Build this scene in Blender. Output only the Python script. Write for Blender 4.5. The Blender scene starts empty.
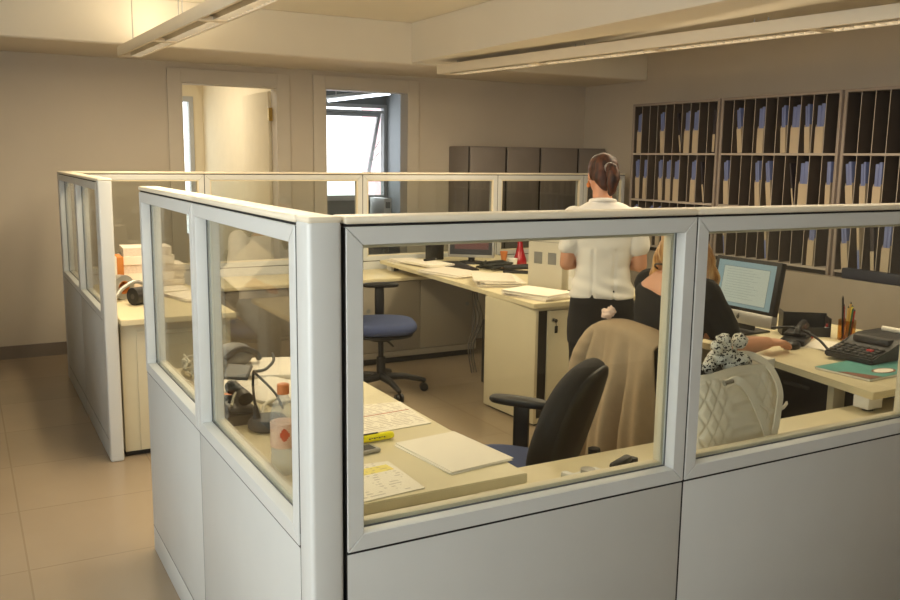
import bpy, bmesh, math, random
from mathutils import Vector, Matrix, Euler, noise
random.seed(7)
SC = bpy.context.scene
COL = SC.collection
R = math.radians
PI = math.pi

# ------------------------------------------------------------------ materials
def lin(c):
    return tuple(((v/255)/12.92 if v/255 <= .04045 else ((v/255+.055)/1.055)**2.4) for v in c) + (1.0,)

def mat(name, rgb, rough=.5, metal=0.0, var=.05, scale=8.0, bump=0.0, bscale=60.0, spec=.5, coat=0.0):
    m = bpy.data.materials.new(name); m.use_nodes = True
    nt = m.node_tree; b = nt.nodes['Principled BSDF']
    c = lin(rgb)
    b.inputs['Roughness'].default_value = rough
    b.inputs['Metallic'].default_value = metal
    b.inputs['Specular IOR Level'].default_value = spec
    b.inputs['Coat Weight'].default_value = coat
    tc = nt.nodes.new('ShaderNodeTexCoord')
    nz = nt.nodes.new('ShaderNodeTexNoise'); nz.inputs['Scale'].default_value = scale
    nz.inputs['Detail'].default_value = 4
    nt.links.new(tc.outputs['Object'], nz.inputs['Vector'])
    rp = nt.nodes.new('ShaderNodeValToRGB')
    rp.color_ramp.elements[0].position = .3; rp.color_ramp.elements[1].position = .7
    rp.color_ramp.elements[0].color = tuple(max(0, v*(1-var)) for v in c[:3]) + (1,)
    rp.color_ramp.elements[1].color = tuple(min(1, v*(1+var)) for v in c[:3]) + (1,)
    nt.links.new(nz.outputs['Fac'], rp.inputs['Fac'])
    nt.links.new(rp.outputs['Color'], b.inputs['Base Color'])
    if bump:
        n2 = nt.nodes.new('ShaderNodeTexNoise'); n2.inputs['Scale'].default_value = bscale
        n2.inputs['Detail'].default_value = 3
        nt.links.new(tc.outputs['Object'], n2.inputs['Vector'])
        bp = nt.nodes.new('ShaderNodeBump'); bp.inputs['Strength'].default_value = bump
        bp.inputs['Distance'].default_value = .01
        nt.links.new(n2.outputs['Fac'], bp.inputs['Height'])
        nt.links.new(bp.outputs['Normal'], b.inputs['Normal'])
    return m

def emit(name, rgb, strength):
    m = bpy.data.materials.new(name); m.use_nodes = True
    nt = m.node_tree; b = nt.nodes['Principled BSDF']
    b.inputs['Base Color'].default_value = lin(rgb)
    b.inputs['Emission Color'].default_value = lin(rgb)
    b.inputs['Emission Strength'].default_value = strength
    return m

def glass_mat(name, tint=(246, 248, 246), ior=1.5, milk=0.0):
    m = bpy.data.materials.new(name); m.use_nodes = True
    nt = m.node_tree
    for n in list(nt.nodes): nt.nodes.remove(n)
    out = nt.nodes.new('ShaderNodeOutputMaterial')
    mix = nt.nodes.new('ShaderNodeMixShader')
    tr = nt.nodes.new('ShaderNodeBsdfTransparent'); tr.inputs['Color'].default_value = lin(tint)
    gl = nt.nodes.new('ShaderNodeBsdfGlossy'); gl.inputs['Roughness'].default_value = 0.0
    fr = nt.nodes.new('ShaderNodeFresnel')
    # a thin sheet: both of its faces reflect alike, so the leaving face gets the inverse index
    ge = nt.nodes.new('ShaderNodeNewGeometry'); mr = nt.nodes.new('ShaderNodeMapRange')
    mr.inputs['To Min'].default_value = ior; mr.inputs['To Max'].default_value = 1/ior
    nt.links.new(ge.outputs['Backfacing'], mr.inputs['Value']); nt.links.new(mr.outputs[0], fr.inputs['IOR'])
    nt.links.new(fr.outputs[0], mix.inputs[0])
    nt.links.new(tr.outputs[0], mix.inputs[1]); nt.links.new(gl.outputs[0], mix.inputs[2])
    last = mix
    if milk:
        df = nt.nodes.new('ShaderNodeBsdfDiffuse'); df.inputs['Color'].default_value = lin((236, 238, 240))
        m2 = nt.nodes.new('ShaderNodeMixShader'); m2.inputs[0].default_value = milk
        nt.links.new(mix.outputs[0], m2.inputs[1]); nt.links.new(df.outputs[0], m2.inputs[2]); last = m2
    nt.links.new(last.outputs[0], out.inputs['Surface'])
    return m

def tile_mat(name, rgb, grout, size, off, rough=.25):
    m = mat(name, rgb, rough, var=.06, scale=1.3, bump=.02, bscale=5)
    nt = m.node_tree; b = nt.nodes['Principled BSDF']
    tc = nt.nodes.new('ShaderNodeTexCoord'); mp = nt.nodes.new('ShaderNodeMapping')
    mp.inputs['Location'].default_value = (-off[0]/size, -off[1]/size, 0)
    mp.inputs['Scale'].default_value = (1/size,)*3
    br = nt.nodes.new('ShaderNodeTexBrick'); br.offset = 0.0; br.squash = 1.0
    br.inputs['Scale'].default_value = 1.0; br.inputs['Mortar Size'].default_value = .006
    br.inputs['Mortar Smooth'].default_value = .1
    br.inputs['Brick Width'].default_value = 1.0; br.inputs['Row Height'].default_value = 1.0
    br.inputs['Color1'].default_value = (1, 1, 1, 1); br.inputs['Color2'].default_value = (.93, .93, .93, 1)
    g = lin(grout); c = lin(rgb)
    br.inputs['Mortar'].default_value = tuple(g[i]/c[i] for i in range(3)) + (1,)
    nt.links.new(tc.outputs['Object'], mp.inputs['Vector']); nt.links.new(mp.outputs[0], br.inputs['Vector'])
    mx = nt.nodes.new('ShaderNodeMix'); mx.data_type = 'RGBA'; mx.blend_type = 'MULTIPLY'
    mx.inputs[0].default_value = 1.0
    old = b.inputs['Base Color'].links[0].from_socket
    nt.links.new(old, mx.inputs[6]); nt.links.new(br.outputs['Color'], mx.inputs[7])
    nt.links.new(mx.outputs[2], b.inputs['Base Color'])
    return m

def strand_mat(name, rgb1, rgb2, scale=60, rough=.38, axis='Z'):
    m = mat(name, rgb1, rough, var=.1)
    nt = m.node_tree; b = nt.nodes['Principled BSDF']
    tc = nt.nodes.new('ShaderNodeTexCoord'); mp = nt.nodes.new('ShaderNodeMapping')
    mp.inputs['Scale'].default_value = (1, 1, .08)
    nz = nt.nodes.new('ShaderNodeTexNoise'); nz.inputs['Scale'].default_value = scale; nz.inputs['Detail'].default_value = 3
    rp = nt.nodes.new('ShaderNodeValToRGB')
    rp.color_ramp.elements[0].color = lin(rgb1); rp.color_ramp.elements[1].color = lin(rgb2)
    rp.color_ramp.elements[0].position = .4; rp.color_ramp.elements[1].position = .65
    nt.links.new(tc.outputs['Object'], mp.inputs[0]); nt.links.new(mp.outputs[0], nz.inputs['Vector'])
    nt.links.new(nz.outputs['Fac'], rp.inputs['Fac']); nt.links.new(rp.outputs['Color'], b.inputs['Base Color'])
    bp = nt.nodes.new('ShaderNodeBump'); bp.inputs['Strength'].default_value = .6; bp.inputs['Distance'].default_value = .004
    nt.links.new(nz.outputs['Fac'], bp.inputs['Height']); nt.links.new(bp.outputs['Normal'], b.inputs['Normal'])
    return m

def print_mat(name, paper, ink, cells=(30, 60), dens=.5, accent=None):
    """paper with rows of small grey marks, as printed lines"""
    m = mat(name, paper, .7, var=.02)
    nt = m.node_tree; b = nt.nodes['Principled BSDF']
    tc = nt.nodes.new('ShaderNodeTexCoord'); sp = nt.nodes.new('ShaderNodeSeparateXYZ')
    nt.links.new(tc.outputs['Generated'], sp.inputs[0])
    def sn(op, a, v2=None):
        n = nt.nodes.new('ShaderNodeMath'); n.operation = op
        if isinstance(a, (int, float)): n.inputs[0].default_value = a
        else: nt.links.new(a, n.inputs[0])
        if v2 is not None:
            if isinstance(v2, (int, float)): n.inputs[1].default_value = v2
            else: nt.links.new(v2, n.inputs[1])
        return n.outputs[0]
    rows = sn('LESS_THAN', sn('FRACT', sn('MULTIPLY', sp.outputs[1], cells[1])), .35)
    mp = nt.nodes.new('ShaderNodeMapping'); mp.inputs['Scale'].default_value = (cells[0], cells[1]*.33, 1)
    nt.links.new(tc.outputs['Generated'], mp.inputs[0])
    nz = nt.nodes.new('ShaderNodeTexNoise'); nz.inputs['Scale'].default_value = 1.0; nz.inputs['Detail'].default_value = 1
    nt.links.new(mp.outputs[0], nz.inputs['Vector'])
    words = sn('GREATER_THAN', nz.outputs['Fac'], 1-dens)
    inx = sn('MULTIPLY', sn('GREATER_THAN', sp.outputs[0], .08), sn('LESS_THAN', sp.outputs[0], .92))
    iny = sn('MULTIPLY', sn('GREATER_THAN', sp.outputs[1], .06), sn('LESS_THAN', sp.outputs[1], .93))
    mask = sn('MULTIPLY', sn('MULTIPLY', rows, words), sn('MULTIPLY', inx, iny))
    mask = sn('MULTIPLY', mask, .5)
    old = b.inputs['Base Color'].links[0].from_socket
    if accent:
        lo, hi, col = accent
        am = sn('MULTIPLY', sn('GREATER_THAN', sp.outputs[1], lo), sn('LESS_THAN', sp.outputs[1], hi))
        am = sn('MULTIPLY', am, inx)
        mx0 = nt.nodes.new('ShaderNodeMix'); mx0.data_type = 'RGBA'
        nt.links.new(am, mx0.inputs[0]); nt.links.new(old, mx0.inputs[6]); mx0.inputs[7].default_value = lin(col)
        old = mx0.outputs[2]
    mx = nt.nodes.new('ShaderNodeMix'); mx.data_type = 'RGBA'
    nt.links.new(mask, mx.inputs[0]); nt.links.new(old, mx.inputs[6]); mx.inputs[7].default_value = lin(ink)
    nt.links.new(mx.outputs[2], b.inputs['Base Color'])
    return m

def leopard_mat(name):
    m = mat(name, (225, 220, 205), .75)
    nt = m.node_tree; b = nt.nodes['Principled BSDF']
    tc = nt.nodes.new('ShaderNodeTexCoord')
    nz = nt.nodes.new('ShaderNodeTexNoise'); nz.inputs['Scale'].default_value = 70
    vo = nt.nodes.new('ShaderNodeTexVoronoi'); vo.inputs['Scale'].default_value = 62; vo.feature = 'DISTANCE_TO_EDGE'
    ad = nt.nodes.new('ShaderNodeMix'); ad.data_type = 'RGBA'; ad.inputs[0].default_value = .03
    nt.links.new(tc.outputs['Object'], ad.inputs[6]); nt.links.new(nz.outputs['Color'], ad.inputs[7])
    nt.links.new(tc.outputs['Object'], nz.inputs['Vector'])
    nt.links.new(ad.outputs[2], vo.inputs['Vector'])
    rp = nt.nodes.new('ShaderNodeValToRGB'); rp.color_ramp.interpolation = 'CONSTANT'
    rp.color_ramp.elements[0].color = lin((225, 222, 210)); rp.color_ramp.elements[0].position = 0
    rp.color_ramp.elements[1].color = lin((28, 24, 24)); rp.color_ramp.elements[1].position = .17
    e = rp.color_ramp.elements.new(.42); e.color = lin((190, 180, 165))
    nt.links.new(vo.outputs['Distance'], rp.inputs['Fac']); nt.links.new(rp.outputs['Color'], b.inputs['Base Color'])
    return m

M = dict(
    soffit=mat('soffit_shade_tone', (218, 208, 192), .85, var=.02, scale=2),  # underside shading put into the colour so it blends with the wall
    wall=mat('painted_wall', (196, 185, 168), .85, var=.03, scale=2, bump=.03, bscale=120),
    ceil=mat('ceiling_paint', (226, 220, 206), .9, var=.02, scale=2),
    floor=tile_mat('floor_tile', (158, 142, 120), (144, 128, 107), .63, (-.45, 1.86)),
    base=mat('baseboard_tile', (120, 108, 96), .4),
    trimw=mat('door_frame_paint', (198, 188, 172), .6, var=.02),
    cream=mat('cream_room_paint', (226, 214, 186), .85, var=.02),
    grey=mat('grey_room_paint', (128, 131, 132), .85, var=.02),
    part=mat('partition_grey_enamel', (208, 210, 208), .38, var=.015, scale=3),
    panel=mat('partition_panel_laminate', (198, 199, 196), .5, var=.02, scale=5),
    cap=mat('partition_cap', (236, 227, 206), .4, var=.02),
    gasket=mat('grey_glazing_gasket', (86, 88, 90), .6),
    gap=mat('dark_gasket', (22, 22, 24), .6),
    bead=mat('cream_glazing_bead', (222, 212, 186), .5, var=.02),
    desk=mat('cream_desk_laminate', (220, 208, 172), .38, var=.03, scale=14),
    deskedge=mat('desk_edge_band', (196, 186, 156), .5),
    cab=mat('beige_cabinet_laminate', (206, 196, 166), .45, var=.02),
    cabdk=mat('cabinet_shadow_gap', (40, 36, 32), .7),
    metal_grey=mat('grey_steel_shelving', (150, 138, 130), .45, var=.03),
    cabgrey=mat('grey_beige_cabinet', (150, 142, 128), .5, var=.02),
    divshade=mat('shelf_divider_shaded', (88, 79, 72), .6),  # darkened copy of the divider steel, shade inside the slots put into colour
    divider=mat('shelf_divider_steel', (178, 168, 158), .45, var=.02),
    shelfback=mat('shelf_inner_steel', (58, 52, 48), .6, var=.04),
    locker=mat('grey_locker_steel', (128, 120, 114), .5, var=.02),
    black=mat('black_plastic', (26, 25, 26), .45, var=.1),
    blackfab=mat('black_upholstery', (36, 33, 32), .85, bump=.15, bscale=400),
    bluefab=mat('blue_upholstery', (62, 74, 112), .9, bump=.2, bscale=400),
    chrome=mat('chrome', (200, 200, 200), .2, 1.0),
    white=mat('white_plastic', (226, 224, 218), .4, var=.02),
    beigeplastic=mat('beige_plastic', (206, 200, 184), .5, var=.02),
    bluegrey=mat('blue_grey_laminate', (128, 140, 152), .5),
    plinthg=mat('grey_ledge_laminate', (150, 140, 126), .5),
    winfr=mat('window_frame_grey', (176, 178, 180), .5),
    greyp=mat('grey_plastic', (128, 128, 126), .5),
    dkgrey=mat('dark_grey_plastic', (66, 64, 62), .5),
    paper=mat('paper_white', (240, 232, 216), .75, var=.015, scale=20),
    paperedge=mat('paper_stack_edges', (222, 212, 196), .8, var=.08, scale=90),
    form=print_mat('printed_form', (238, 230, 212), (120, 92, 80), (14, 20), .55, (.50, .53, (196, 140, 120))),
    form2=print_mat('printed_sheet', (240, 232, 214), (140, 130, 120), (12, 16), .45, (.62, .80, (238, 220, 120))),
    form3=print_mat('printed_page', (236, 228, 210), (150, 140, 128), (20, 40), .5),
    yellow=mat('highlighter_yellow', (255, 240, 30), .35, var=.02),
    orange=mat('orange_plastic', (250, 148, 84), .4),
    brownbox=mat('brown_cardboard', (196, 122, 52), .7, var=.06),
    red=mat('red_glass', (150, 16, 30), .15, coat=.6, var=.05),
    skin=mat('skin', (206, 150, 118), .5, var=.04, scale=20),
    lip=mat('lip', (170, 90, 84), .5),
    eyew=mat('eye_white', (232, 228, 220), .3), iris=mat('eye_iris', (60, 44, 34), .2),
    blouse=mat('white_cotton', (236, 232, 224), .85, var=.02, bump=.06, bscale=300),
    blackcloth=mat('black_cloth', (22, 20, 20), .9, var=.1, bump=.1, bscale=300),
    coat=mat('beige_wool', (168, 147, 118), .92, var=.05, scale=30, bump=.2, bscale=350),
    hairbr=strand_mat('brown_hair', (40, 21, 14), (84, 44, 24), rough=.6),
    hairbl=strand_mat('blond_hair', (150, 104, 58), (206, 164, 104)),
    bag=mat('white_quilted_leather', (240, 232, 214), .55, var=.04),
    scarf=leopard_mat('leopard_scarf'),
    teal=mat('teal_magazine', (100, 168, 160), .35, var=.1, scale=9),
    tealdk=mat('magazine_brown', (140, 92, 70), .4),
    fileblue=mat('blue_folder', (112, 124, 172), .55, var=.06),
    filecream=mat('cream_file_box', (188, 172, 148), .7, var=.05),
    filedark=mat('dark_folder', (52, 46, 52), .6),
    navy=mat('navy_box', (38, 42, 58), .5),
    glass=glass_mat('clear_pane_glass'),
    plasticclear=glass_mat('clear_bottle_plastic', (250, 252, 253), 1.3, .22),
    bottlelabel=mat('bottle_label', (255, 200, 172), .45, var=.2, scale=30),
    labelred=mat('bottle_label_mark', (226, 84, 34), .45),
    water=glass_mat('bottle_water', (248, 250, 251), 1.1, .08),
    brass=mat('brass', (190, 160, 90), .3, 1.0),
    lampw=mat('lamp_white_enamel', (226, 216, 196), .5, var=.01),
    louvre=mat('polished_louvre', (206, 204, 198), .28, .85),
    tube=emit('lamp_tube_glow', (255, 240, 214), 5.0),
    tubecool=emit('cool_tube_glow', (236, 244, 255), 3.0),
    scr=emit('screen_blue_grey', (118, 142, 150), .55),
    scrdoc=emit('screen_document', (160, 170, 164), .55),
    scrline=emit('screen_line', (112, 128, 130), .45),
    scrdark=emit('screen_dark_red', (74, 40, 38), .5),
    silver=mat('silver_chin', (178, 176, 172), .35, .6),
    cord=mat('grey_cord', (92, 88, 84), .6), cordw=mat('white_cord', (206, 200, 180), .6),
    plant=mat('dark_tangle', (34, 36, 30), .7, var=.3, scale=40),
    orangeobj=mat('terracotta', (200, 120, 60), .7),
    pink=mat('pink_tissue', (236, 208, 190), .8),
    green=mat('green_pen', (50, 110, 70), .4), redp=mat('red_pen', (190, 40, 40), .4),
    pencil=mat('pencil_wood', (214, 176, 90), .5),
    tape=mat('silver_tape', (170, 168, 160), .3, .4),
)

# ------------------------------------------------------------------ mesh helpers
def bm_(): return bmesh.new()

def box(bm, x0, y0, z0, x1, y1, z1, bev=0.0, mx=None, seg=2):
    a = (min(x0, x1), min(y0, y1), min(z0, z1)); b = (max(x0, x1), max(y0, y1), max(z0, z1))
    T = Matrix.Translation(((a[0]+b[0])/2, (a[1]+b[1])/2, (a[2]+b[2])/2)) @ Matrix.Diagonal((b[0]-a[0], b[1]-a[1], b[2]-a[2], 1))
    if mx is not None: T = mx @ T
    r = bmesh.ops.create_cube(bm, size=1.0, matrix=T)
    if bev:
        es = set()
        for v in r['verts']: es.update(v.link_edges)
        bmesh.ops.bevel(bm, geom=list(es), offset=bev, segments=seg, profile=.5, affect='EDGES')

def frame_of(d):
    d = d.normalized(); a = Vector((0, 0, 1)) if abs(d.z) < .9 else Vector((1, 0, 0))
    u = d.cross(a).normalized(); return u, d.cross(u).normalized()

def rings_mesh(bm, rings, cap0=True, cap1=True, closed=False):
    vs = [[bm.verts.new(p) for p in ring] for ring in rings]
    n = len(vs[0])
    m = len(vs) if closed else len(vs)-1
    for i in range(m):
        a, b = vs[i], vs[(i+1) % len(vs)]
        for k in range(n):
            bm.faces.new((a[k], a[(k+1) % n], b[(k+1) % n], b[k]))
    if not closed:
        if cap0: bm.faces.new(list(reversed(vs[0])))
        if cap1: bm.faces.new(vs[-1])

def cyl(bm, p0, p1, r0, r1=None, seg=16):
    p0, p1 = Vector(p0), Vector(p1); r1 = r0 if r1 is None else r1
    u, v = frame_of(p1-p0)
    rings = []
    for p, r in ((p0, r0), (p1, r1)):
        rings.append([p+u*(r*math.cos(2*PI*k/seg))+v*(r*math.sin(2*PI*k/seg)) for k in range(seg)])
    rings_mesh(bm, rings)

def tube(bm, pts, r, seg=8):
    pts = [Vector(p) for p in pts]; rs = r if isinstance(r, (list, tuple)) else [r]*len(pts)
    rings = []; pu = None
    for i, p in enumerate(pts):
        d = (pts[min(i+1, len(pts)-1)]-pts[max(i-1, 0)]).normalized()
        if pu is None: u, v = frame_of(d)
        else:
            u = (pu-d*pu.dot(d)).normalized(); v = d.cross(u)
        pu = u
        rings.append([p+u*(rs[i]*math.cos(2*PI*k/seg))+v*(rs[i]*math.sin(2*PI*k/seg)) for k in range(seg)])
    rings_mesh(bm, rings)

def smoothpath(pts, n=6):
    pts = [Vector(p) for p in pts]; out = []
    for i in range(len(pts)-1):
        p0 = pts[max(i-1, 0)]; p1 = pts[i]; p2 = pts[i+1]; p3 = pts[min(i+2, len(pts)-1)]
        for k in range(n):
            t = k/n
            out.append(.5*((2*p1)+(p2-p0)*t+(2*p0-5*p1+4*p2-p3)*t*t+(3*p1-p0-3*p2+p3)*t**3))
    out.append(pts[-1]); return out

def lathe(bm, prof, c=(0, 0, 0), seg=24):
    c = Vector(c); rings = []
    for r, z in prof:
        rings.append([c+Vector((r*math.cos(2*PI*k/seg), r*math.sin(2*PI*k/seg), z)) for k in range(seg)])
    rings_mesh(bm, rings)

def prism(bm, poly, z0, z1):
    a = [bm.verts.new((x, y, z0)) for x, y in poly]; b = [bm.verts.new((x, y, z1)) for x, y in poly]
    n = len(poly)
    bm.faces.new(list(reversed(a))); bm.faces.new(b)
    for k in range(n): bm.faces.new((a[k], a[(k+1) % n], b[(k+1) % n], b[k]))

def quadslab(bm, c4, z, t):
    prism(bm, [(c[0], c[1]) for c in c4], z, z+t)

def ell(bm, c, rx, ry, rz, rot=None, sub=3):
    T = Matrix.Translation(c)
    if rot is not None: T = T @ rot.to_matrix().to_4x4()
    T = T @ Matrix.Diagonal((rx, ry, rz, 1))
    bmesh.ops.create_icosphere(bm, subdivisions=sub, radius=1.0, matrix=T)

def cap(bm, p0, p1, r0, r1, seg=14):
    cyl(bm, p0, p1, r0, r1, seg)
    ell(bm, p0, r0, r0, r0, sub=2); ell(bm, p1, r1, r1, r1, sub=2)

def chain(bm, pts, rs):
    for i in range(len(pts)-1): cap(bm, pts[i], pts[i+1], rs[i], rs[i+1])

def loft(bm, rings, seg=28, power=2.0):
    out = []
    for (c, rx, ry) in rings:
        ring = []
        for k in range(seg):
            a = 2*PI*k/seg; ca, sa = math.cos(a), math.sin(a)
            ring.append(Vector(c)+Vector((rx*math.copysign(abs(ca)**(2/power), ca), ry*math.copysign(abs(sa)**(2/power), sa), 0)))
        out.append(ring)
    rings_mesh(bm, out)

def link(name, me, m, parent=None, smooth=True, ang=40):
    o = bpy.data.objects.new(name, me); COL.objects.link(o)
    if m is not None: me.materials.append(m)
    if smooth and len(me.polygons):
        me.polygons.foreach_set('use_smooth', [True]*len(me.polygons))
        if ang: me.set_sharp_from_angle(angle=R(ang))
    if parent is not None: o.parent = parent
    return o

def obj(name, bm, m, parent=None, smooth=True, ang=40, loc=None, rotz=0):
    bmesh.ops.recalc_face_normals(bm, faces=bm.faces[:])
    me = bpy.data.meshes.new(name); bm.to_mesh(me); bm.free()
    o = link(name, me, m, parent, smooth, ang)
    if loc is not None: o.location = loc
    o.rotation_euler.z = rotz
    return o

def remesh(bm, voxel, it=4, wr=0.0, wfreq=14, fold=None):
    bmesh.ops.recalc_face_normals(bm, faces=bm.faces[:])
    me = bpy.data.meshes.new('tmp'); bm.to_mesh(me); bm.free()
    o = bpy.data.objects.new('tmp', me); COL.objects.link(o)
    md = o.modifiers.new('r', 'REMESH'); md.mode = 'VOXEL'; md.voxel_size = voxel; md.use_smooth_shade = True
    if it:
        s = o.modifiers.new('s', 'SMOOTH'); s.iterations = it; s.factor = .5
    dg = bpy.context.evaluated_depsgraph_get()
    res = bpy.data.meshes.new_from_object(o.evaluated_get(dg))
    bpy.data.objects.remove(o); bpy.data.meshes.remove(me)
    if wr or fold:
        ns = [v.normal.copy() for v in res.vertices]
        for v, n in zip(res.vertices, ns):
            d = 0
            if wr: d += wr*noise.noise(Vector((v.co.x*wfreq, v.co.y*wfreq, v.co.z*wfreq*1.6)))
            if fold: d += fold(v.co)
            v.co += n*d
    return res

def tag(o, label, cat, group=None, kind=None):
    o['label'] = label; o['category'] = cat
    if group: o['group'] = group
    o['kind'] = kind or 'thing'
    return o

def thing(name, label, cat, loc=(0, 0, 0), rotz=0, group=None):
    o = bpy.data.objects.new(name, None); COL.objects.link(o); o.empty_display_size = .1
    o.location = loc; o.rotation_euler = (0, 0, rotz)
    return tag(o, label, cat, group)

def struct(name, bm, m, smooth=False, parent=None, label=None):
    o = obj(name, bm, m, parent, smooth)
    if parent is None:
        o['kind'] = 'structure'; o['category'] = name.split('_')[0]
        o['label'] = label or name.replace('_', ' ')
    return o

def copy_tree(o, parent=None):
    c = o.copy(); COL.objects.link(c)
    if parent is not None: c.parent = parent
    for ch in list(o.children): copy_tree(ch, c)
    return c

def tagged(name, bm, m, label, cat, group=None, loc=None, rotz=0, smooth=True, ang=40):
    return tag(obj(name, bm, m, None, smooth, ang, loc, rotz), label, cat, group)

# ------------------------------------------------------------------ camera
F, YAW, PITCH, ROLL = 883.0762, .5056, .1587, .0125
CX, CY, CZ = -.5855, -1.6293, 1.55
fw = Vector((math.sin(YAW)*math.cos(PITCH), math.cos(YAW)*math.cos(PITCH), -math.sin(PITCH)))
rt = Vector((math.cos(YAW), -math.sin(YAW), 0)); up = rt.cross(fw)
r2 = math.cos(ROLL)*rt+math.sin(ROLL)*up; u2 = -math.sin(ROLL)*rt+math.cos(ROLL)*up
cd = bpy.data.cameras.new('camera'); cam = bpy.data.objects.new('camera', cd); COL.objects.link(cam)
cd.sensor_width = 36; cd.lens = F/900*36; cd.clip_start = .05
mw = Matrix((r2, u2, -fw)).transposed().to_4x4(); mw.translation = (CX, CY, CZ)
cam.matrix_world = mw
SC.camera = cam
# ------------------------------------------------------------------ the room
ZC = 2.6
XL, XR, YF, YB = -2.7, 5.04, -3.5, 5.75
b = bm_(); box(b, XL-.1, YF-.1, -.1, XR+.1, 9.1, 0); struct('floor', b, M['floor'], label='glossy beige square-tiled office floor')
b = bm_(); box(b, XL-.1, YF-.1, ZC, XR+.1, 9.1, ZC+.1); struct('ceiling', b, M['ceil'], label='cream plastered ceiling above the lamps')
b = bm_()
for x0, x1, z0, z1 in ((XL, 1.011, 0, ZC), (1.011, 1.811, 2.13, ZC), (1.811, 2.23, 0, ZC), (2.23, 3.037, 2.14, ZC), (3.037, XR, 0, ZC)):
    box(b, x0, YB, z0, x1, YB+.12, z1)
struct('wall_back', b, M['wall'], label='grey-beige back wall with two door openings')
b = bm_(); box(b, XR, YF, 0, XR+.12, YB+.12, ZC); struct('wall_right', b, M['wall'], label='beige right wall behind the shelves')
# left wall and front wall carry the office windows that light the front of the partition
b = bm_()
box(b, XL-.15, YF, 0, XL, YB+.12, .85); box(b, XL-.15, YF, 2.35, XL, YB+.12, ZC)
box(b, XL-.15, YF, .85, XL, -2.4, 2.35); box(b, XL-.15, 1.2, .85, XL, YB+.12, 2.35)
struct('wall_left', b, M['wall'], label='left wall with a long window')
b = bm_()
box(b, XL, YF-.15, 0, XR, YF, .9); box(b, XL, YF-.15, 2.3, XR, YF, ZC)
box(b, XL, YF-.15, .9, -2.5, YF, 2.3); box(b, -.2, YF-.15, .9, XR, YF, 2.3)
struct('wall_front', b, M['wall'], label='wall opposite with a window')
def winframe(name, horiz, a0, a1, p, z0, z1, n, label):
    b = bm_()
    def bx(u0, u1, w0, w1):
        if horiz: box(b, u0, p-.03, w0, u1, p+.03, w1)
        else: box(b, p-.03, u0, w0, p+.03, u1, w1)
    bx(a0, a1, z0, z0+.05); bx(a0, a1, z1-.05, z1)
    for i in range(n+1):
        u = a0+(a1-a0)*i/n; bx(max(a0, u-.025), min(a1, u+.025), z0, z1)
    o = struct(name, b, M['white'], label=label)
    g = bm_()
    if horiz: box(g, a0, p-.004, z0, a1, p+.004, z1)
    else: box(g, p-.004, a0, z0, p+.004, a1, z1)
    obj('pane', g, M['glass'], o, smooth=False)
winframe('window_3', False, -2.4, 1.2, XL-.07, .85, 2.35, 4, 'long window in the left wall')
winframe('window_4', True, -2.5, -.2, YF-.07, .9, 2.3, 3, 'window in the opposite wall')

b = bm_(); box(b, XL, YB-.015, 0, 1.0-.093, YB, .1)
struct('baseboard_back', b, M['base'], label='dark baseboard along the back wall')
# ceiling beams
b = bm_(); box(b, XL, 4.83, 2.288, XR, YB, ZC, .006); tr1 = struct('trim_1', b, M['ceil'], label='boxed ceiling beam along the back wall')
b = bm_(); box(b, XL, 4.845, 2.283, XR, YB, 2.2875); obj('soffit', b, M['soffit'], tr1)  # added sheet giving the beam underside its shade tone
b = bm_(); box(b, 2.615, YF, 2.297, 3.05, 4.83, ZC, .006); struct('trim_2', b, M['ceil'], label='boxed ceiling beam running over the desks')

def door_frame(name, x0, x1, zt, label):
    b = bm_(); w = .105
    for sx0, sx1, z0, z1 in ((x0-w, x0, 0, zt+w), (x1, x1+w, 0, zt+w), (x0, x1, zt, zt+w)):
        box(b, sx0, YB-.02, z0, sx1, YB, z1, .003)
    box(b, x0-.0, YB-.02, 0, x0+.012, YB+.13, zt); box(b, x1-.012, YB-.02, 0, x1, YB+.13, zt); box(b, x0+.012, YB-.02, zt-.012, x1-.012, YB+.13, zt)
    return struct(name, b, M['trimw'], label=label)
d1 = door_frame('door_1', 1.011, 1.811, 2.13, 'open doorway to the cream room, wide flat frame')
d2 = door_frame('door_2', 2.23, 3.037, 2.14, 'doorway to the bright room, wide flat frame')
b = bm_(); box(b, 1.775, YB+.145, .02, 1.803, YB+.92, 2.1, .003); leaf = obj('door_leaf', b, M['cream'], d1)
b = bm_()
for z in (.3, 1.85): cyl(b, (1.792, YB+.136, z), (1.792, YB+.136, z+.11), .009, seg=10); box(b, 1.765, YB+.1, z, 1.799, YB+.137, z+.11)
obj('hinge', b, M['brass'], d1)
b = bm_(); cyl(b, (1.775, YB+.86, 1.02), (1.72, YB+.86, 1.02), .01); tube(b, [(1.722, YB+.86, 1.02), (1.722, YB+.75, 1.02)], .009); obj('door_handle', b, M['chrome'], leaf)

# rooms behind the doors
b = bm_(); box(b, -.6, YB+.12, 0, -.5, 9.05, ZC); box(b, 1.95, YB+.12, 0, 2.03, 9.05, ZC)
box(b, -.5, 8.95, 0, .7, 9.05, ZC); box(b, 1.84, 8.95, 0, 1.95, 9.05, ZC); box(b, .7, 8.95, 0, 1.84, 9.05, .58); box(b, .7, 8.95, 2.22, 1.84, 9.05, ZC)
struct('wall_cream_room', b, M['cream'], label='cream walls of the small room')
b = bm_()
box(b, .7, 8.93, .58, .78, 9.03, 2.22); box(b, 1.79, 8.93, .58, 1.84, 9.03, 2.22); box(b, .78, 8.93, .58, 1.79, 9.03, .64); box(b, .78, 8.93, 2.16, 1.79, 9.03, 2.22); box(b, 1.25, 8.95, .64, 1.29, 9.01, 2.16)
w1 = struct('window_1', b, M['winfr'], label='tall window of the cream room')
b = bm_(); box(b, .78, 8.975, .64, 1.79, 8.983, 2.16); obj('pane', b, M['glass'], w1, smooth=False)
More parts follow.
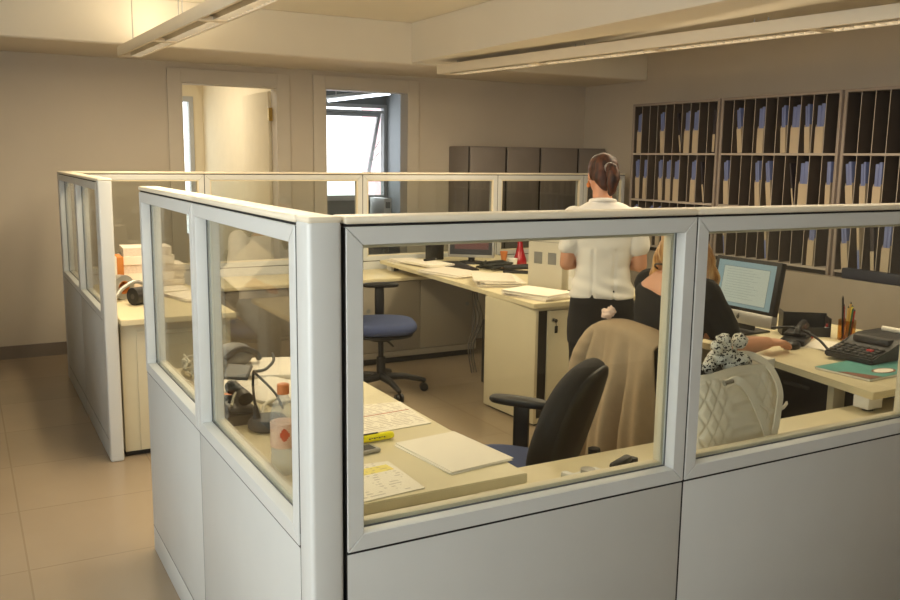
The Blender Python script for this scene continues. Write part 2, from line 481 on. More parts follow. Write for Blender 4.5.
b = bm_(); box(b, 2.03, YB+.12, 0, 2.1, 8.6, ZC); box(b, 4.09, YB+.12, 0, 4.19, 8.6, ZC)
box(b, 2.1, 8.5, 0, 4.09, 8.6, 1.03); box(b, 2.1, 8.5, 2.19, 4.09, 8.6, ZC); box(b, 2.1, 8.5, 1.03, 2.5, 8.6, 2.19)
struct('wall_bright_room', b, M['grey'], label='grey walls of the bright room')
b = bm_()
box(b, 2.5, 8.46, 1.03, 4.09, 8.6, 1.09); box(b, 2.5, 8.48, 2.15, 4.09, 8.58, 2.19); box(b, 4.05, 8.48, 1.09, 4.09, 8.58, 2.15); box(b, 2.5, 8.48, 1.09, 2.55, 8.58, 2.15)
box(b, 2.55, 8.5, 1.26, 4.05, 8.56, 1.29); box(b, 2.55, 8.5, 2.09, 4.05, 8.56, 2.12)
w2 = struct('window_2', b, M['winfr'], label='bright window of the far room with a sash tilted open')
b = bm_(); box(b, 2.55, 8.526, 1.29, 2.72, 8.534, 2.09); box(b, 2.55, 8.526, 1.09, 4.05, 8.534, 1.26); obj('pane', b, M['glass'], w2, smooth=False)
tl = R(24); mx = Matrix.Translation((0, 8.54, 2.09)) @ Matrix.Rotation(tl, 4, 'X')
b = bm_()
for q in ((2.72, -.02, -.9, 2.76, .02, 0), (3.99, -.02, -.9, 4.03, .02, 0), (2.76, -.02, -.9, 3.99, .02, -.86), (2.76, -.02, -.04, 3.99, .02, 0)): box(b, *q, mx=mx)
sash = obj('tilted_sash', b, M['winfr'], w2, smooth=False)
b = bm_(); box(b, 2.76, -.004, -.86, 3.99, .004, -.04, mx=mx); obj('sash_pane', b, glass_mat('frosted_sash_glass', (250, 250, 250)), sash, smooth=False)
b = bm_(); tube(b, [(4.02, 8.55, 1.62), (4.02, 8.78, 1.5)], .007); tube(b, [(4.02, 8.55, 1.75), (4.02, 8.74, 1.62)], .007); obj('sash_stay', b, M['white'], w2)
b = bm_(); box(b, 5.95, 13, -3, 9, 13.6, 2.6); nb = thing('neighbour_building', 'pale pink building beyond the tilted window sash', 'building', (4.45, 13, -3))
obj('wall', b, mat('pink_render', (226, 186, 190), .9), nb, loc=(-4.45, -13, 3))

# ------------------------------------------------------------------ lamps
def area(name, loc, sx, sy, power, rgb, rot, spread=None):
    l = bpy.data.lights.new(name, 'AREA'); l.shape = 'RECTANGLE'; l.size = sx; l.size_y = sy; l.energy = power; l.color = rgb
    if spread: l.spread = spread
    o = bpy.data.objects.new(name, l); COL.objects.link(o); o.location = loc; o.rotation_euler = rot; return o
WARM = (1.0, .815, .55)
def strip_lamp(label, loc, rz, W, L, cable, pd, pu):
    t = thing('strip_lamp', label, 'lamp', loc, rz, 'long suspended office lamps')
    b = bm_(); H = .066; s = .014
    box(b, 0, 0, 0, s, -L, H, .002); box(b, W-s, 0, 0, W, -L, H, .002)
    box(b, s, 0, 0, W-s, -.05, H, .002); box(b, s, -L+.05, 0, W-s, -L, H, .002)
    box(b, s, -.05, H-.02, W-s, -L+.05, H-.014)
    n = int(L/1.25)
    for i in range(1, n+1): box(b, s, -i*L/(n+1)-.03, 0, W-s, -i*L/(n+1)+.03, .02, .002)
    obj('housing', b, M['lampw'], t)
    b = bm_(); box(b, W/2-.02, -.001, .006, W/2+.02, .001, .012); obj('end_slot', b, M['dkgrey'], t)
    b = bm_(); k = int(L/.055)
    for i in range(k):
        y = -.06-i*(L-.12)/k; box(b, W*.5, y, .004, W-s, y-.002, .03)
    box(b, W*.5-.003, -.05, .003, W*.5, -L+.05, .034)
    obj('louvre', b, M['louvre'], t, smooth=False)
    b = bm_(); v = [b.verts.new(p) for p in ((s, -.05, .012), (W*.5-.003, -.05, .03), (W*.5-.003, -L+.05, .03), (s, -L+.05, .012))]; b.faces.new(v)
    obj('reflector', b, M['lampw'], t, smooth=False)
    b = bm_(); cyl(b, (W*.76, -.06, .036), (W*.76, -L+.06, .036), .007, seg=8); obj('tube', b, M['tube'], t)
    for y in (-.14, -L*.34, -L*.36, -L*.66, -L*.68, -L+.14):
        b = bm_(); tube(b, [(W/2, y, H-.014), (W/2, y, H+.004), (W/2, y, H+.012), (W/2, y, H+.013), (W/2, y, H+cable)], [.008, .008, .008, .0035, .0035], 8)
        obj('hanging_wire', b, M['silver'], t)
    c, s_ = math.cos(rz), math.sin(rz)
    def wp(x, y, z): return (loc[0]+x*c-y*s_, loc[1]+x*s_+y*c, loc[2]+z)
    if pd: area('lamp_light', wp(W/2, -L/2, -.012), W*.8, L-.2, pd, WARM, (0, 0, rz))
    if pu: area('lamp_uplight', wp(W/2, -L/2, H+.008), W*.8, L-.2, pu, WARM, (PI, 0, -rz))
    return t
strip_lamp('long white strip lamp hanging on wires, nearest the left end of the beam', (.403, 4.815, 2.2), R(2.1), .155, 3.9, ZC-2.2-.066, 58, 20)
strip_lamp('long white strip lamp hung close under the ceiling beam before the shelves', (2.70, 4.56, 2.195), R(7.0), .19, 4.2, .033, 66, .5)
t = thing('tube_lamp', 'bluish white tube lamp on the ceiling of the bright room', 'lamp', (3.0, 6.85, 2.15), R(-87))
b = bm_(); box(b, -.72, -.04, .015, .72, .04, .05, .004); obj('housing', b, M['white'], t)
b = bm_(); cyl(b, (-.70, 0, 0), (.70, 0, 0), .014); obj('tube', b, M['tubecool'], t)
for x in (-.5, .5):
    b = bm_(); tube(b, [(x, 0, .05), (x, 0, ZC-2.15)], .006, 6); obj('hanging_rod', b, M['white'], t)

# daylight through the office windows, ceiling light of the rooms behind
area('daylight_left', (XL+.02, -.6, 1.6), 1.4, 3.4, 54, (.95, .98, .965), (0, -PI/2, 0))
area('daylight_front', (-1.35, YF+.02, 1.6), 2.2, 1.3, 5.5, (.70, .83, 1.0), (PI/2, 0, 0))
area('cream_room_light', (.9, 7.4, ZC-.02),   .8, 1.2, 34, (1, .90, .72), (0, 0, 0))
area('bright_room_daylight', (3.3, 8.44, 1.65), 1.4, 1.1, 15, (.86, .93, 1.0), (-PI/2, 0, 0))
w = bpy.data.worlds.new('sky'); SC.world = w; w.use_nodes = True
bg = w.node_tree.nodes['Background']; bg.inputs[0].default_value = (.93, .97, 1.0, 1); bg.inputs[1].default_value = 3.2

# ------------------------------------------------------------------ glazed partition
ZR, ZT, T = .7255, 1.4155, .07
def mitred(bm, L, z0, z1, w, y0, y1, g=.0006, bev=.0015):
    for poly in (((0, z0), (L, z0), (L-w, z0+w), (w, z0+w)), ((L, z0), (L, z1), (L-w, z1-w), (L-w, z0+w)),
                 ((L, z1), (0, z1), (w, z1-w), (L-w, z1-w)), ((0, z1), (0, z0), (w, z0+w), (w, z1-w))):
        cx = sum(p[0] for p in poly)/4; cz = sum(p[1] for p in poly)/4
        a = []; c = []
        for x, z in poly:
            dx = cx-x; dz = cz-z; dl = math.hypot(dx, dz) or 1
            x += dx/dl*g; z += dz/dl*g
            a.append(bm.verts.new((x, y0, z))); c.append(bm.verts.new((x, y1, z)))
        fs = [bm.faces.new(a), bm.faces.new(list(reversed(c)))]
        for k in range(4): fs.append(bm.faces.new((a[k], c[k], c[(k+1) % 4], a[(k+1) % 4])))
        es = set(e for f in fs for e in f.edges)
        bmesh.ops.bevel(bm, geom=list(es), offset=bev, segments=1, affect='EDGES')
def bay(label, loc, rz, L, group='glazed partition panels'):
    t = thing('glazed_partition', label, 'partition', loc, rz, group)
    g = .0026
    b = bm_(); box(b, g, .003, .1025, L-g, T-.003, ZR-.003, .0012); obj('lower_panel', b, M['panel'], t)
    b = bm_(); box(b, g, .003, 0, L-g, T-.003, .0985, .0012); obj('kick_plate', b, M['panel'], t)
    b = bm_(); mitred(b, L-2*g, ZR+.0025, ZT-.002, .037, 0, T)
    for v in b.verts: v.co.x += g
    obj('window_frame', b, M['part'], t)
    b = bm_(); w = .010
    mitred(b, L-2*g-.074, ZR+.039, ZT-.039, w, .041, T-.003, bev=.001)
    for v in b.verts: v.co.x += g+.037
    obj('glazing_bead', b, M['bead'], t)
    b = bm_(); w = .0035
    mitred(b, L-2*g-.074, ZR+.039, ZT-.039, w, .031, .0335, bev=.0004)
    for v in b.verts: v.co.x += g+.037
    obj('gasket', b, M['gasket'], t)
    b = bm_(); box(b, .038, .034, ZR+.04, L-.038, .040, ZT-.04); obj('glass_pane', b, M['glass'], t, smooth=False)
    b = bm_(); box(b, .0, .006, ZT-.002, L, T-.006, ZT+.004); obj('cap_gasket', b, M['gap'], t)
    b = bm_(); box(b, .0003, .0036, .004, L-.0003, T-.0036, ZR+.03); box(b, .0003, .003, ZR+.03, .02, T-.003, ZT-.003); box(b, L-.02, .003, ZR+.03, L-.0003, T-.003, ZT-.003); obj('inner_core', b, M['gap'], t)
    b = bm_(); box(b, -.0005, -.002, ZT+.0035, L+.0005, T+.002, ZT+.019, .006, seg=3); obj('top_cap', b, M['cap'], t)
    return t
bay('front glazed partition panel right beside the corner post, desk papers seen through it', (.0765, 0, 0), 0, .944)
bay('front glazed partition panel with the white quilted handbag behind its pane', (1.0205, 0, 0), 0, 1.0)
bay('front glazed partition panel beyond the handbag one, mostly cut off by the frame edge', (2.0205, 0, 0), 0, 1.0)
bay('side glazed partition panel with the orange-capped bottle behind its pane', (0, .985, 0), R(-90), .906)
bay('side glazed partition panel ending at the entrance gap, grey cables behind its pane', (0, 1.842, 0), R(-90), .857)
bay('far side glazed partition panel next to the entrance end post', (0, 3.95, 0), R(-90), .915)
bay('far side glazed partition panel that meets the back row at its corner', (0, 4.88, 0), R(-90), .93)
for x0, x1, lb in ((.0735, .972, 'back-row glazed partition panel above the paper stacks, first from the far corner'),
                   (.972, 2.215, 'back-row glazed partition panel in front of the cream room doorway'),
                   (2.215, 3.475, 'back-row glazed partition panel in front of the bright room window'),
                   (3.475, 4.395, 'back-row glazed partition panel in front of the grey lockers'),
                   (4.395, 4.875, 'narrow back-row glazed partition panel behind the standing woman, at its end')):
    bay(lb, (x1, 4.95, 0), PI, x1-x0)
LX = -2.0
def post(label, x0, y0, x1, y1):
    t = thing('partition_post', label, 'post', ((x0+x1)/2, (y0+y1)/2, 0), 0, 'partition posts')
    hx, hy = (x1-x0)/2, (y1-y0)/2
    b = bm_(); box(b, -hx, -hy, 0, hx, hy, ZT+.012, .010, seg=3); obj('shaft', b, M['part'], t)
    b = bm_(); box(b, -hx-.001, -hy-.001, ZT+.006, hx+.001, hy+.001, ZT+.0195, .007, seg=3); obj('post_cap', b, M['cap'], t)
post('pale grey corner post where the two near partitions meet', 0, 0, .0715, .0775)
post('pale partition end post at the far side of the entrance gap', 0, 2.967, .066, 3.033)
post('partition corner post in the far left corner of the cubicles', 0, 4.8815, .0715, 4.95)
# ------------------------------------------------------------------ cabinets and desks
ZD, TD = .735, .028
def tabletop(poly, parent, o=(0, 0), name='tabletop'):
    b = bm_(); prism(b, [(x-o[0], y-o[1]) for x, y in poly], ZD-TD, ZD)
    bmesh.ops.bevel(b, geom=b.edges[:], offset=.0025, segments=2, affect='EDGES')
    return obj(name, b, M['desk'], parent)
def low_cabinet(label, x0, x1, y0, y1, face, zt=.65, group=None, seam=None, fm='cab'):
    """low storage unit; face = +1 doors on +Y, -1 doors on -Y"""
    cx, cy = (x0+x1)/2, (y0+y1)/2
    t = thing('low_cabinet', label, 'cabinet', (cx, cy, 0), 0, group)
    hx, hy = (x1-x0)/2, (y1-y0)/2
    b = bm_(); box(b, -hx+.002, -hy+.03, .05, hx-.002, hy-.03, zt-.025, .001); obj('body', b, M[fm], t)
    b = bm_(); box(b, -hx+.02, -hy+.05, 0, hx-.02, hy-.05, .05); obj('plinth', b, M['cabdk'], t)
    b = bm_(); box(b, -hx+.001, -hy, zt-.025, hx-.001, hy, zt, .002); obj('cabinet_top', b, M['desk'], t)
    f = hy*face
    m = seam if seam is not None else 0
    for i, (a, c) in enumerate(((-hx+.02, m-.002), (m+.002, hx-.04))):
        b = bm_(); box(b, a, f-.03*face, .10, c, f-.012*face, zt-.03, .002); d = obj('sliding_door', b, M[fm], t)
        b = bm_(); xx = c-.05 if i else a+.05
        cyl(b, (xx, f-.014*face, .42), (xx, f-.009*face, .42), .016); obj('finger_pull', b, M['greyp'], d)
    b = bm_(); box(b, -hx+.002, f-.031*face, .05, hx-.002, f-.012*face, .095, .001); box(b, hx-.036, f-.031*face, .096, hx-.002, f-.012*face, zt-.03, .001); obj('face_frame', b, M[fm], t)
    return t
low_cabinet('low cabinet along the front partition, under the corner desk end', .076, .66, .075, .46, 1)
low_cabinet('low cabinet along the front partition, behind the black-backed swivel chair', .662, 1.66, .075, .46, 1)
low_cabinet('low cabinet along the front partition, under the quilted handbag and desk foot', 1.662, 3.0, .075, .46, 1)
low_cabinet('low cabinet with sliding doors along the back partition, under the cluttered desk', 1.95, 2.96, 4.32, 4.875, -1, .66, fm='cabgrey')
low_cabinet('low cabinet along the back partition, behind the blue-seated chair', .94, 1.948, 4.32, 4.875, -1, .66, fm='cabgrey')

# corner desk (near left)
t = thing('desk', 'cream desk inside the near corner, printed forms and yellow highlighter on it', 'desk', (.375, 1.0, 0))
tabletop([(.074, .215), (.676, .215), (.676, 1.80), (.074, 1.80)], t, (.375, 1.0))
b = bm_(); box(b, -.29, -.735, .651, .185, -.69, ZD-TD, .002); obj('riser', b, M['deskedge'], t)
b = bm_(); box(b, -.28, .74, 0, .26, .77, ZD-TD, .002); obj('leg_panel', b, M['cab'], t)
# left return desk beyond the entrance
t = thing('desk', 'cream desk along the far side partition, tall paper stacks on it', 'desk', (.36, 3.9, 0))
tabletop([(.074, 2.935), (.652, 2.935), (.652, 4.3), (.074, 4.3)], t, (.36, 3.9))
b = bm_(); box(b, -.28, -.885, .03, .28, .38, ZD-TD-.012, .002); obj('cabinet_body', b, M['cab'], t)
b = bm_(); box(b, -.275, -.86, 0, .275, .37, .03); box(b, -.276, -.880, ZD-TD-.012, .276, .37, ZD-TD); obj('plinth', b, M['cabdk'], t)
b = bm_(); box(b, -.205, -.897, .035, .272, -.886, .66, .002); d = obj('door', b, M['cab'], t)
b = bm_(); cyl(b, (.22, -.897, .6), (.22, -.912, .6), .012); obj('knob', b, M['greyp'], d)
# long desk on the far right
t = thing('desk', 'long cluttered cream desk running back from the standing woman to the back partition', 'desk', (2.8, 3.7, 0))
tabletop([(2.245, 2.495), (3.2, 2.495), (3.45, 4.84), (2.345, 4.84)], t, (2.8, 3.7))
b = bm_(); box(b, -.42, 1.0, .661, -.34, 1.08, ZD-TD, .002); box(b, .3, 1.0, .661, .38, 1.08, ZD-TD, .002); obj('foot_block', b, M['white'], t)
b = bm_(); box(b, -.4, .985, .665, -.36, 1.0, ZD-TD-.01); obj('foot_clamp', b, M['black'], t)
# cabinet under its near end
t = thing('storage_cabinet', 'beige cabinet with a key in its lock, at the standing woman\'s legs', 'cabinet', (2.62, 2.78, 0))
mxr = Matrix.Rotation(R(2.6), 4, 'Z')
b = bm_(); box(b, -.36, -.255, .015, -.34, .27, ZD-TD, .001); box(b, .34, -.255, .015, .36, .27, ZD-TD, .001); box(b, -.34, .25, .015, .34, .27, ZD-TD, .001)
box(b, -.34, -.25, .015, .34, .25, .04); box(b, -.34, -.25, ZD-TD-.02, .34, .25, ZD-TD); box(b, -.34, -.23, .36, .34, .25, .378)
b.transform(mxr); obj('body', b, M['cab'], t)
b = bm_(); box(b, -.34, -.24, 0, .34, .25, .015); b.transform(mxr); obj('plinth', b, M['cabdk'], t)
b = bm_(); box(b, -.339, -.236, .041, -.25, -.23, ZD-TD-.021); b.transform(mxr); obj('dark_gap', b, M['cabdk'], t)  # dark backing sheet, paints the shade of the cabinet interior
b = bm_(); box(b, -.268, -.256, .03, .335, -.24, ZD-TD-.024, .002); b.transform(mxr); d = obj('door', b, M['cab'], t)
b = bm_(); cyl(b, (-.235, -.256, .628), (-.235, -.266, .628), .013); b.transform(mxr); obj('lock', b, M['chrome'], d)
b = bm_(); box(b, -.237, -.285, .622, -.232, -.264, .634); cyl(b, (-.2345, -.286, .628), (-.2345, -.282, .628), .011); tube(b, [(-.235, -.284, .622), (-.234, -.285, .60), (-.23, -.284, .595)], .002, 6); box(b, -.242, -.289, .555, -.223, -.279, .598, .003); b.transform(mxr); obj('key', b, M['black'], d)
# right desk
t = thing('desk', 'cream desk of the seated woman, with the computer and calculator on it', 'desk', (2.8, 1.0, 0))
tabletop([(2.25, .335), (3.3, .335), (3.3, 1.72), (2.345, 1.72), (2.345, .85)], t, (2.8, 1.0))
b = bm_(); box(b, -.535, -.64, .662, -.455, -.575, ZD-TD, .003); f = obj('foot_block', b, M['white'], t)
b = bm_(); cyl(b, (-.495, -.608, .6505), (-.495, -.608, .662), .02); obj('rubber_foot', b, M['black'], f)
b = bm_(); box(b, -.44, -.42, 0, -.37, -.39, ZD-TD, .003); box(b, -.3, .66, 0, .45, .69, ZD-TD, .003); obj('leg_panel', b, M['cab'], t)
t = thing('dark_drawer_block', 'black drawer pedestal under the right end of the seated woman\'s desk', 'drawers', (2.86, .78, 0))
b = bm_(); box(b, -.40, -.16, .01, .40, .25, .69, .004); obj('body', b, M['black'], t)  # black block added to darken the space under the desk
for z in (.05, .26, .47):
    b = bm_(); box(b, -.412, -.15, z, -.4005, .24, z+.2, .003); d = obj('drawer', b, M['black'], t)
    b = bm_(); box(b, -.42, -.02, z+.15, -.4125, .11, z+.165, .002); obj('handle', b, M['dkgrey'], d)
t = thing('tower_box', 'black computer tower in the dark under the seated woman\'s desk', 'computer', (2.72, 1.28, 0))
b = bm_(); box(b, -.22, -.1, .012, .22, .1, .46, .006); obj('case', b, M['black'], t)
b = bm_(); box(b, -.224, -.08, .32, -.22, .08, .36); box(b, -.224, -.08, .38, -.22, .08, .42); obj('drive_bay', b, M['dkgrey'], t)
t = thing('tower_box', 'black block standing in for shadow under the far long desk, cables beside it', 'computer', (2.62, 3.3, 0))
b = bm_(); box(b, -.1, -.22, .012, .1, .22, .46, .006); obj('case', b, M['black'], t)  # black block added where the gap beside the low cabinet lies in shadow
b = bm_(); box(b, -.104, -.16, .36, -.1, .16, .42); obj('drive_bay', b, M['dkgrey'], t)
b = bm_()
for k in range(3):
    x = 2.55+.02*k; tube(b, smoothpath([(x, 3.62+.03*k, ZD-TD-.002), (x-.03, 3.66, .6), (x+.02, 3.7-.02*k, .42), (x-.02, 3.72, .22), (x+.03, 3.75, .02)]), .0045, 6)
tagged('hanging_cables', b, M['cord'], 'grey cables hanging under the far long desk', 'cables')

# lockers
xs = (3.46, 3.858, 4.237, 4.68, 5.02)
lab = ('grey steel cabinet at the left end of the tall row against the back wall', 'grey steel cabinet second from the left in the tall back row',
       'grey steel cabinet third from the left in the tall back row', 'grey steel cabinet at the right end of the back row, by the room corner')
for i in range(4):
    hx = (xs[i+1]-xs[i])/2
    t = thing('steel_cabinet', lab[i], 'cabinet', (xs[i]+hx, 5.545, 0), 0, 'tall grey cabinets by the back wall')
    b = bm_(); box(b, -hx+.001, -.175, 0, hx-.001, .195, 1.665, .012 if i == 0 else .004); obj('body', b, M['locker'], t)
    b = bm_(); box(b, -hx+.012, -.194, .05, hx-.012, -.176, 1.645, .004); d = obj('door', b, M['locker'], t)
    b = bm_(); box(b, hx-.06, -.2, .85, hx-.035, -.193, 1.0, .003); obj('handle', b, M['greyp'], d)
    b = bm_(); box(b, -hx+.0005, -.18, .02, -hx+.012, -.1755, 1.66); obj('dark_gap', b, M['cabdk'], t)

# ------------------------------------------------------------------ shelves with files
SX, SB = 4.75, 5.03
units = [(4.665, 3.625, 'left'), (3.605, 2.50, 'middle'), (2.48, 1.375, 'right')]
zs = [.815, 1.215, 1.62, 2.03]
ordn = ['first', 'second', 'third', 'fourth', 'fifth', 'sixth', 'seventh', 'eighth', 'ninth', 'tenth']
for (ya, yb, nm) in units:
    t = thing('pigeonhole_shelf', 'grey steel shelf unit of narrow file slots, %s one on the right wall' % nm, 'shelf', ((SX+SB)/2, (ya+yb)/2, 0), 0, 'shelf units of narrow slots')
    ox, oy = (SX+SB)/2, (ya+yb)/2
    b = bm_(); box(b, SX-ox, ya-oy, 0, SB-ox, ya-.022-oy, 2.05, .002); box(b, SX-ox, yb+.022-oy, 0, SB-ox, yb-oy, 2.05, .002)
    box(b, SX-ox, ya-.022-oy, 2.03, SB-ox, yb+.022-oy, 2.05, .002); obj('case', b, M['metal_grey'], t)
    b = bm_(); box(b, SX+.01-ox, ya-.0222-oy, .8, SB-.012-ox, ya-.0235-oy, 2.029); box(b, SX+.01-ox, yb+.0222-oy, .8, SB-.012-ox, yb+.0235-oy, 2.029); box(b, SX+.01-ox, ya-.024-oy, 2.028, SB-.013-ox, yb+.024-oy, 2.0298); obj('shade_lining', b, M['divshade'], t)  # added thin sheets that carry the slot shade onto the case sides
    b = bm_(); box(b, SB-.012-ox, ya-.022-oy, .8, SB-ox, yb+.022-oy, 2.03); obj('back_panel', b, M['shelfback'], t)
    for z in zs[:3]:
        b = bm_(); box(b, SX+.004-ox, ya-.0225-oy, z-.016, SB-.0125-ox, yb+.0225-oy, z, .001)
        s = obj('shelf_board', b, M['divider'], t)
    w = (ya-yb-.044)/10
    for r in range(3):
        for i in range(1, 10):
            y = ya-.022-i*w
            b = bm_(); z1 = zs[r+1]-.0165 if r < 2 else 2.0295
            box(b, SX+.006-ox, y+.0026-oy, zs[r]+.0005, SB-.0125-ox, y-.0026-oy, z1)
            o = obj('divider', b, M['divshade'], t, smooth=False); o.data.materials.append(M['divider'])  # sides painted in shade tone, front edges left light
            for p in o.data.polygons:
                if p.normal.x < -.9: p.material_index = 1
    b = bm_(); box(b, SX-.012-ox, ya-.024-oy, .03, SX+.006-ox, yb+.024-oy, .765, .003); d = obj('lower_door', b, M['cab'], t)
    b = bm_(); box(b, SX-.02-ox, -.05, .68, SX-.012-ox, .05, .7, .003); obj('handle', b, M['greyp'], d)
    b = bm_(); box(b, SX+.02-ox, ya-.0225-oy, 0, SX+.03-ox, yb+.0225-oy, .797); obj('lower_gap', b, M['cabdk'], t)
def shelf_file(u, r, i, lean=0.0, w=.05, kind='blue', off=0.0):
    ya, yb, nm = units[u]; sw = (ya-yb-.044)/10
    y = ya-.022-(i+.5)*sw+off
    z = zs[r]+.001; h = .345
    rown = ['bottom', 'middle', 'top'][r]
    desc = {'blue': 'cream file box with a blue folder', 'dark': 'thin dark folder', 'cream': 'thin cream folder'}[kind]
    ln = ' tilted' if abs(lean) > .02 else ''
    t = thing('file_box' if kind == 'blue' else 'folder', '%s%s, %s row %s slot, %s shelf unit' % (desc, ln, rown, ordn[i], nm), 'file', (SX+.02, y, z), 0, 'files in the shelf slots')
    # lean: top leans towards +Y (left in the photo)
    lean = lean*1.35; t.location.y -= .17*math.sin(lean)*.9
    mx = Matrix.Translation((0, 0, .5*w*abs(math.sin(lean)))) @ Matrix.Rotation(-lean, 4, 'X')
    if kind == 'blue':
        b = bm_(); hw = w/2
        box(b, 0, -hw, 0, .004, hw, .185, mx=mx); box(b, .004, -hw, 0, .22, -hw+.003, .2, mx=mx); box(b, .004, hw-.003, 0, .22, hw, .2, mx=mx); box(b, .004, -hw+.003, 0, .22, hw-.003, .004, mx=mx)
        obj('holder', b, M['filecream'], t, smooth=False)
        n = 2 if w > .04 else 1
        for k in range(n):
            a = -hw+.004+k*(w-.008)/n
            b = bm_(); box(b, .006, a+.001, .006, .218, a+(w-.008)/n-.001, h-.012*k, .002, mx=mx); obj('folder', b, M['fileblue'], t)
    else:
        b = bm_(); box(b, .01, -w/2, 0, .22, w/2, h-.01, .002, mx=mx); obj('cover', b, M['filedark' if kind == 'dark' else 'filecream'], t)
        b = bm_(); box(b, .008, -w/2+.002, .01, .0097, w/2-.002, .15, mx=mx); obj('spine_label', b, M['filecream' if kind == 'dark' else 'fileblue'], t)
    return t
FL = {(0, 2): {0: (.0, .05), 3: (.06, .05), 5: (.13, .016, 'dark'), 6: (.0, .06), 7: (.0, .06), 9: (0, .03, 'dark')},
      (0, 1): {0: (.05, .05), 1: (0, .04), 3: (.06, .045), 4: (.02, .055), 5: (.0, .062), 7: (0, .055), 8: (.12, .018, 'dark')},
      (0, 0): {0: (.03, .05), 2: (0, .05), 3: (0, .05), 5: (.02, .05), 6: (0, .055), 7: (.02, .05), 8: (0, .03, 'dark')},
      (1, 2): {1: (.09, .045), 3: (0, .06), 5: (.05, .045), 6: (0, .075), 7: (.06, .045), 8: (0, .07)},
      (1, 1): {0: (.06, .05), 3: (.07, .045), 4: (.1, .045), 6: (.13, .016, 'dark'), 7: (0, .075), 9: (.03, .04)},
      (1, 0): {0: (.1, .014, 'cream'), 4: (.08, .018, 'cream'), 8: (0, .055)},
      (2, 1): {0: (.09, .055), 1: (.05, .045), 2: (0, .06), 5: (.05, .05), 6: (0, .05)},
      (2, 2): {4: (0, .05)},
      (2, 0): {0: (.1, .05), 1: (.09, .02, 'cream'), 2: (.08, .03, 'dark'), 3: (0, .06), 5: (.05, .05)}}
for (u, r), d in FL.items():
    for i, a in d.items():
        shelf_file(u, r, i, a[0], a[1], a[2] if len(a) > 2 else 'blue')
b = bm_(); box(b, 0, -.5, 0, .06, .5, .07, .004)
t = thing('flat_box', 'long dark navy box lying before the bottom row of the right shelf unit', 'box', (4.668, 1.83, .776)); obj('body', b, M['navy'], t)
b = bm_(); box(b, -.002, -.06, .02, 0, .06, .05); obj('label_holder', b, M['dkgrey'], t)
t = thing('low_plinth_cabinet', 'low grey-beige cabinet ledge in front of the shelf units', 'cabinet', (4.69, 2.95, 0))
b = bm_(); box(b, -.03, -1.75, .0, .035, 1.715, .7745, .003); obj('body', b, M['plinthg'], t)
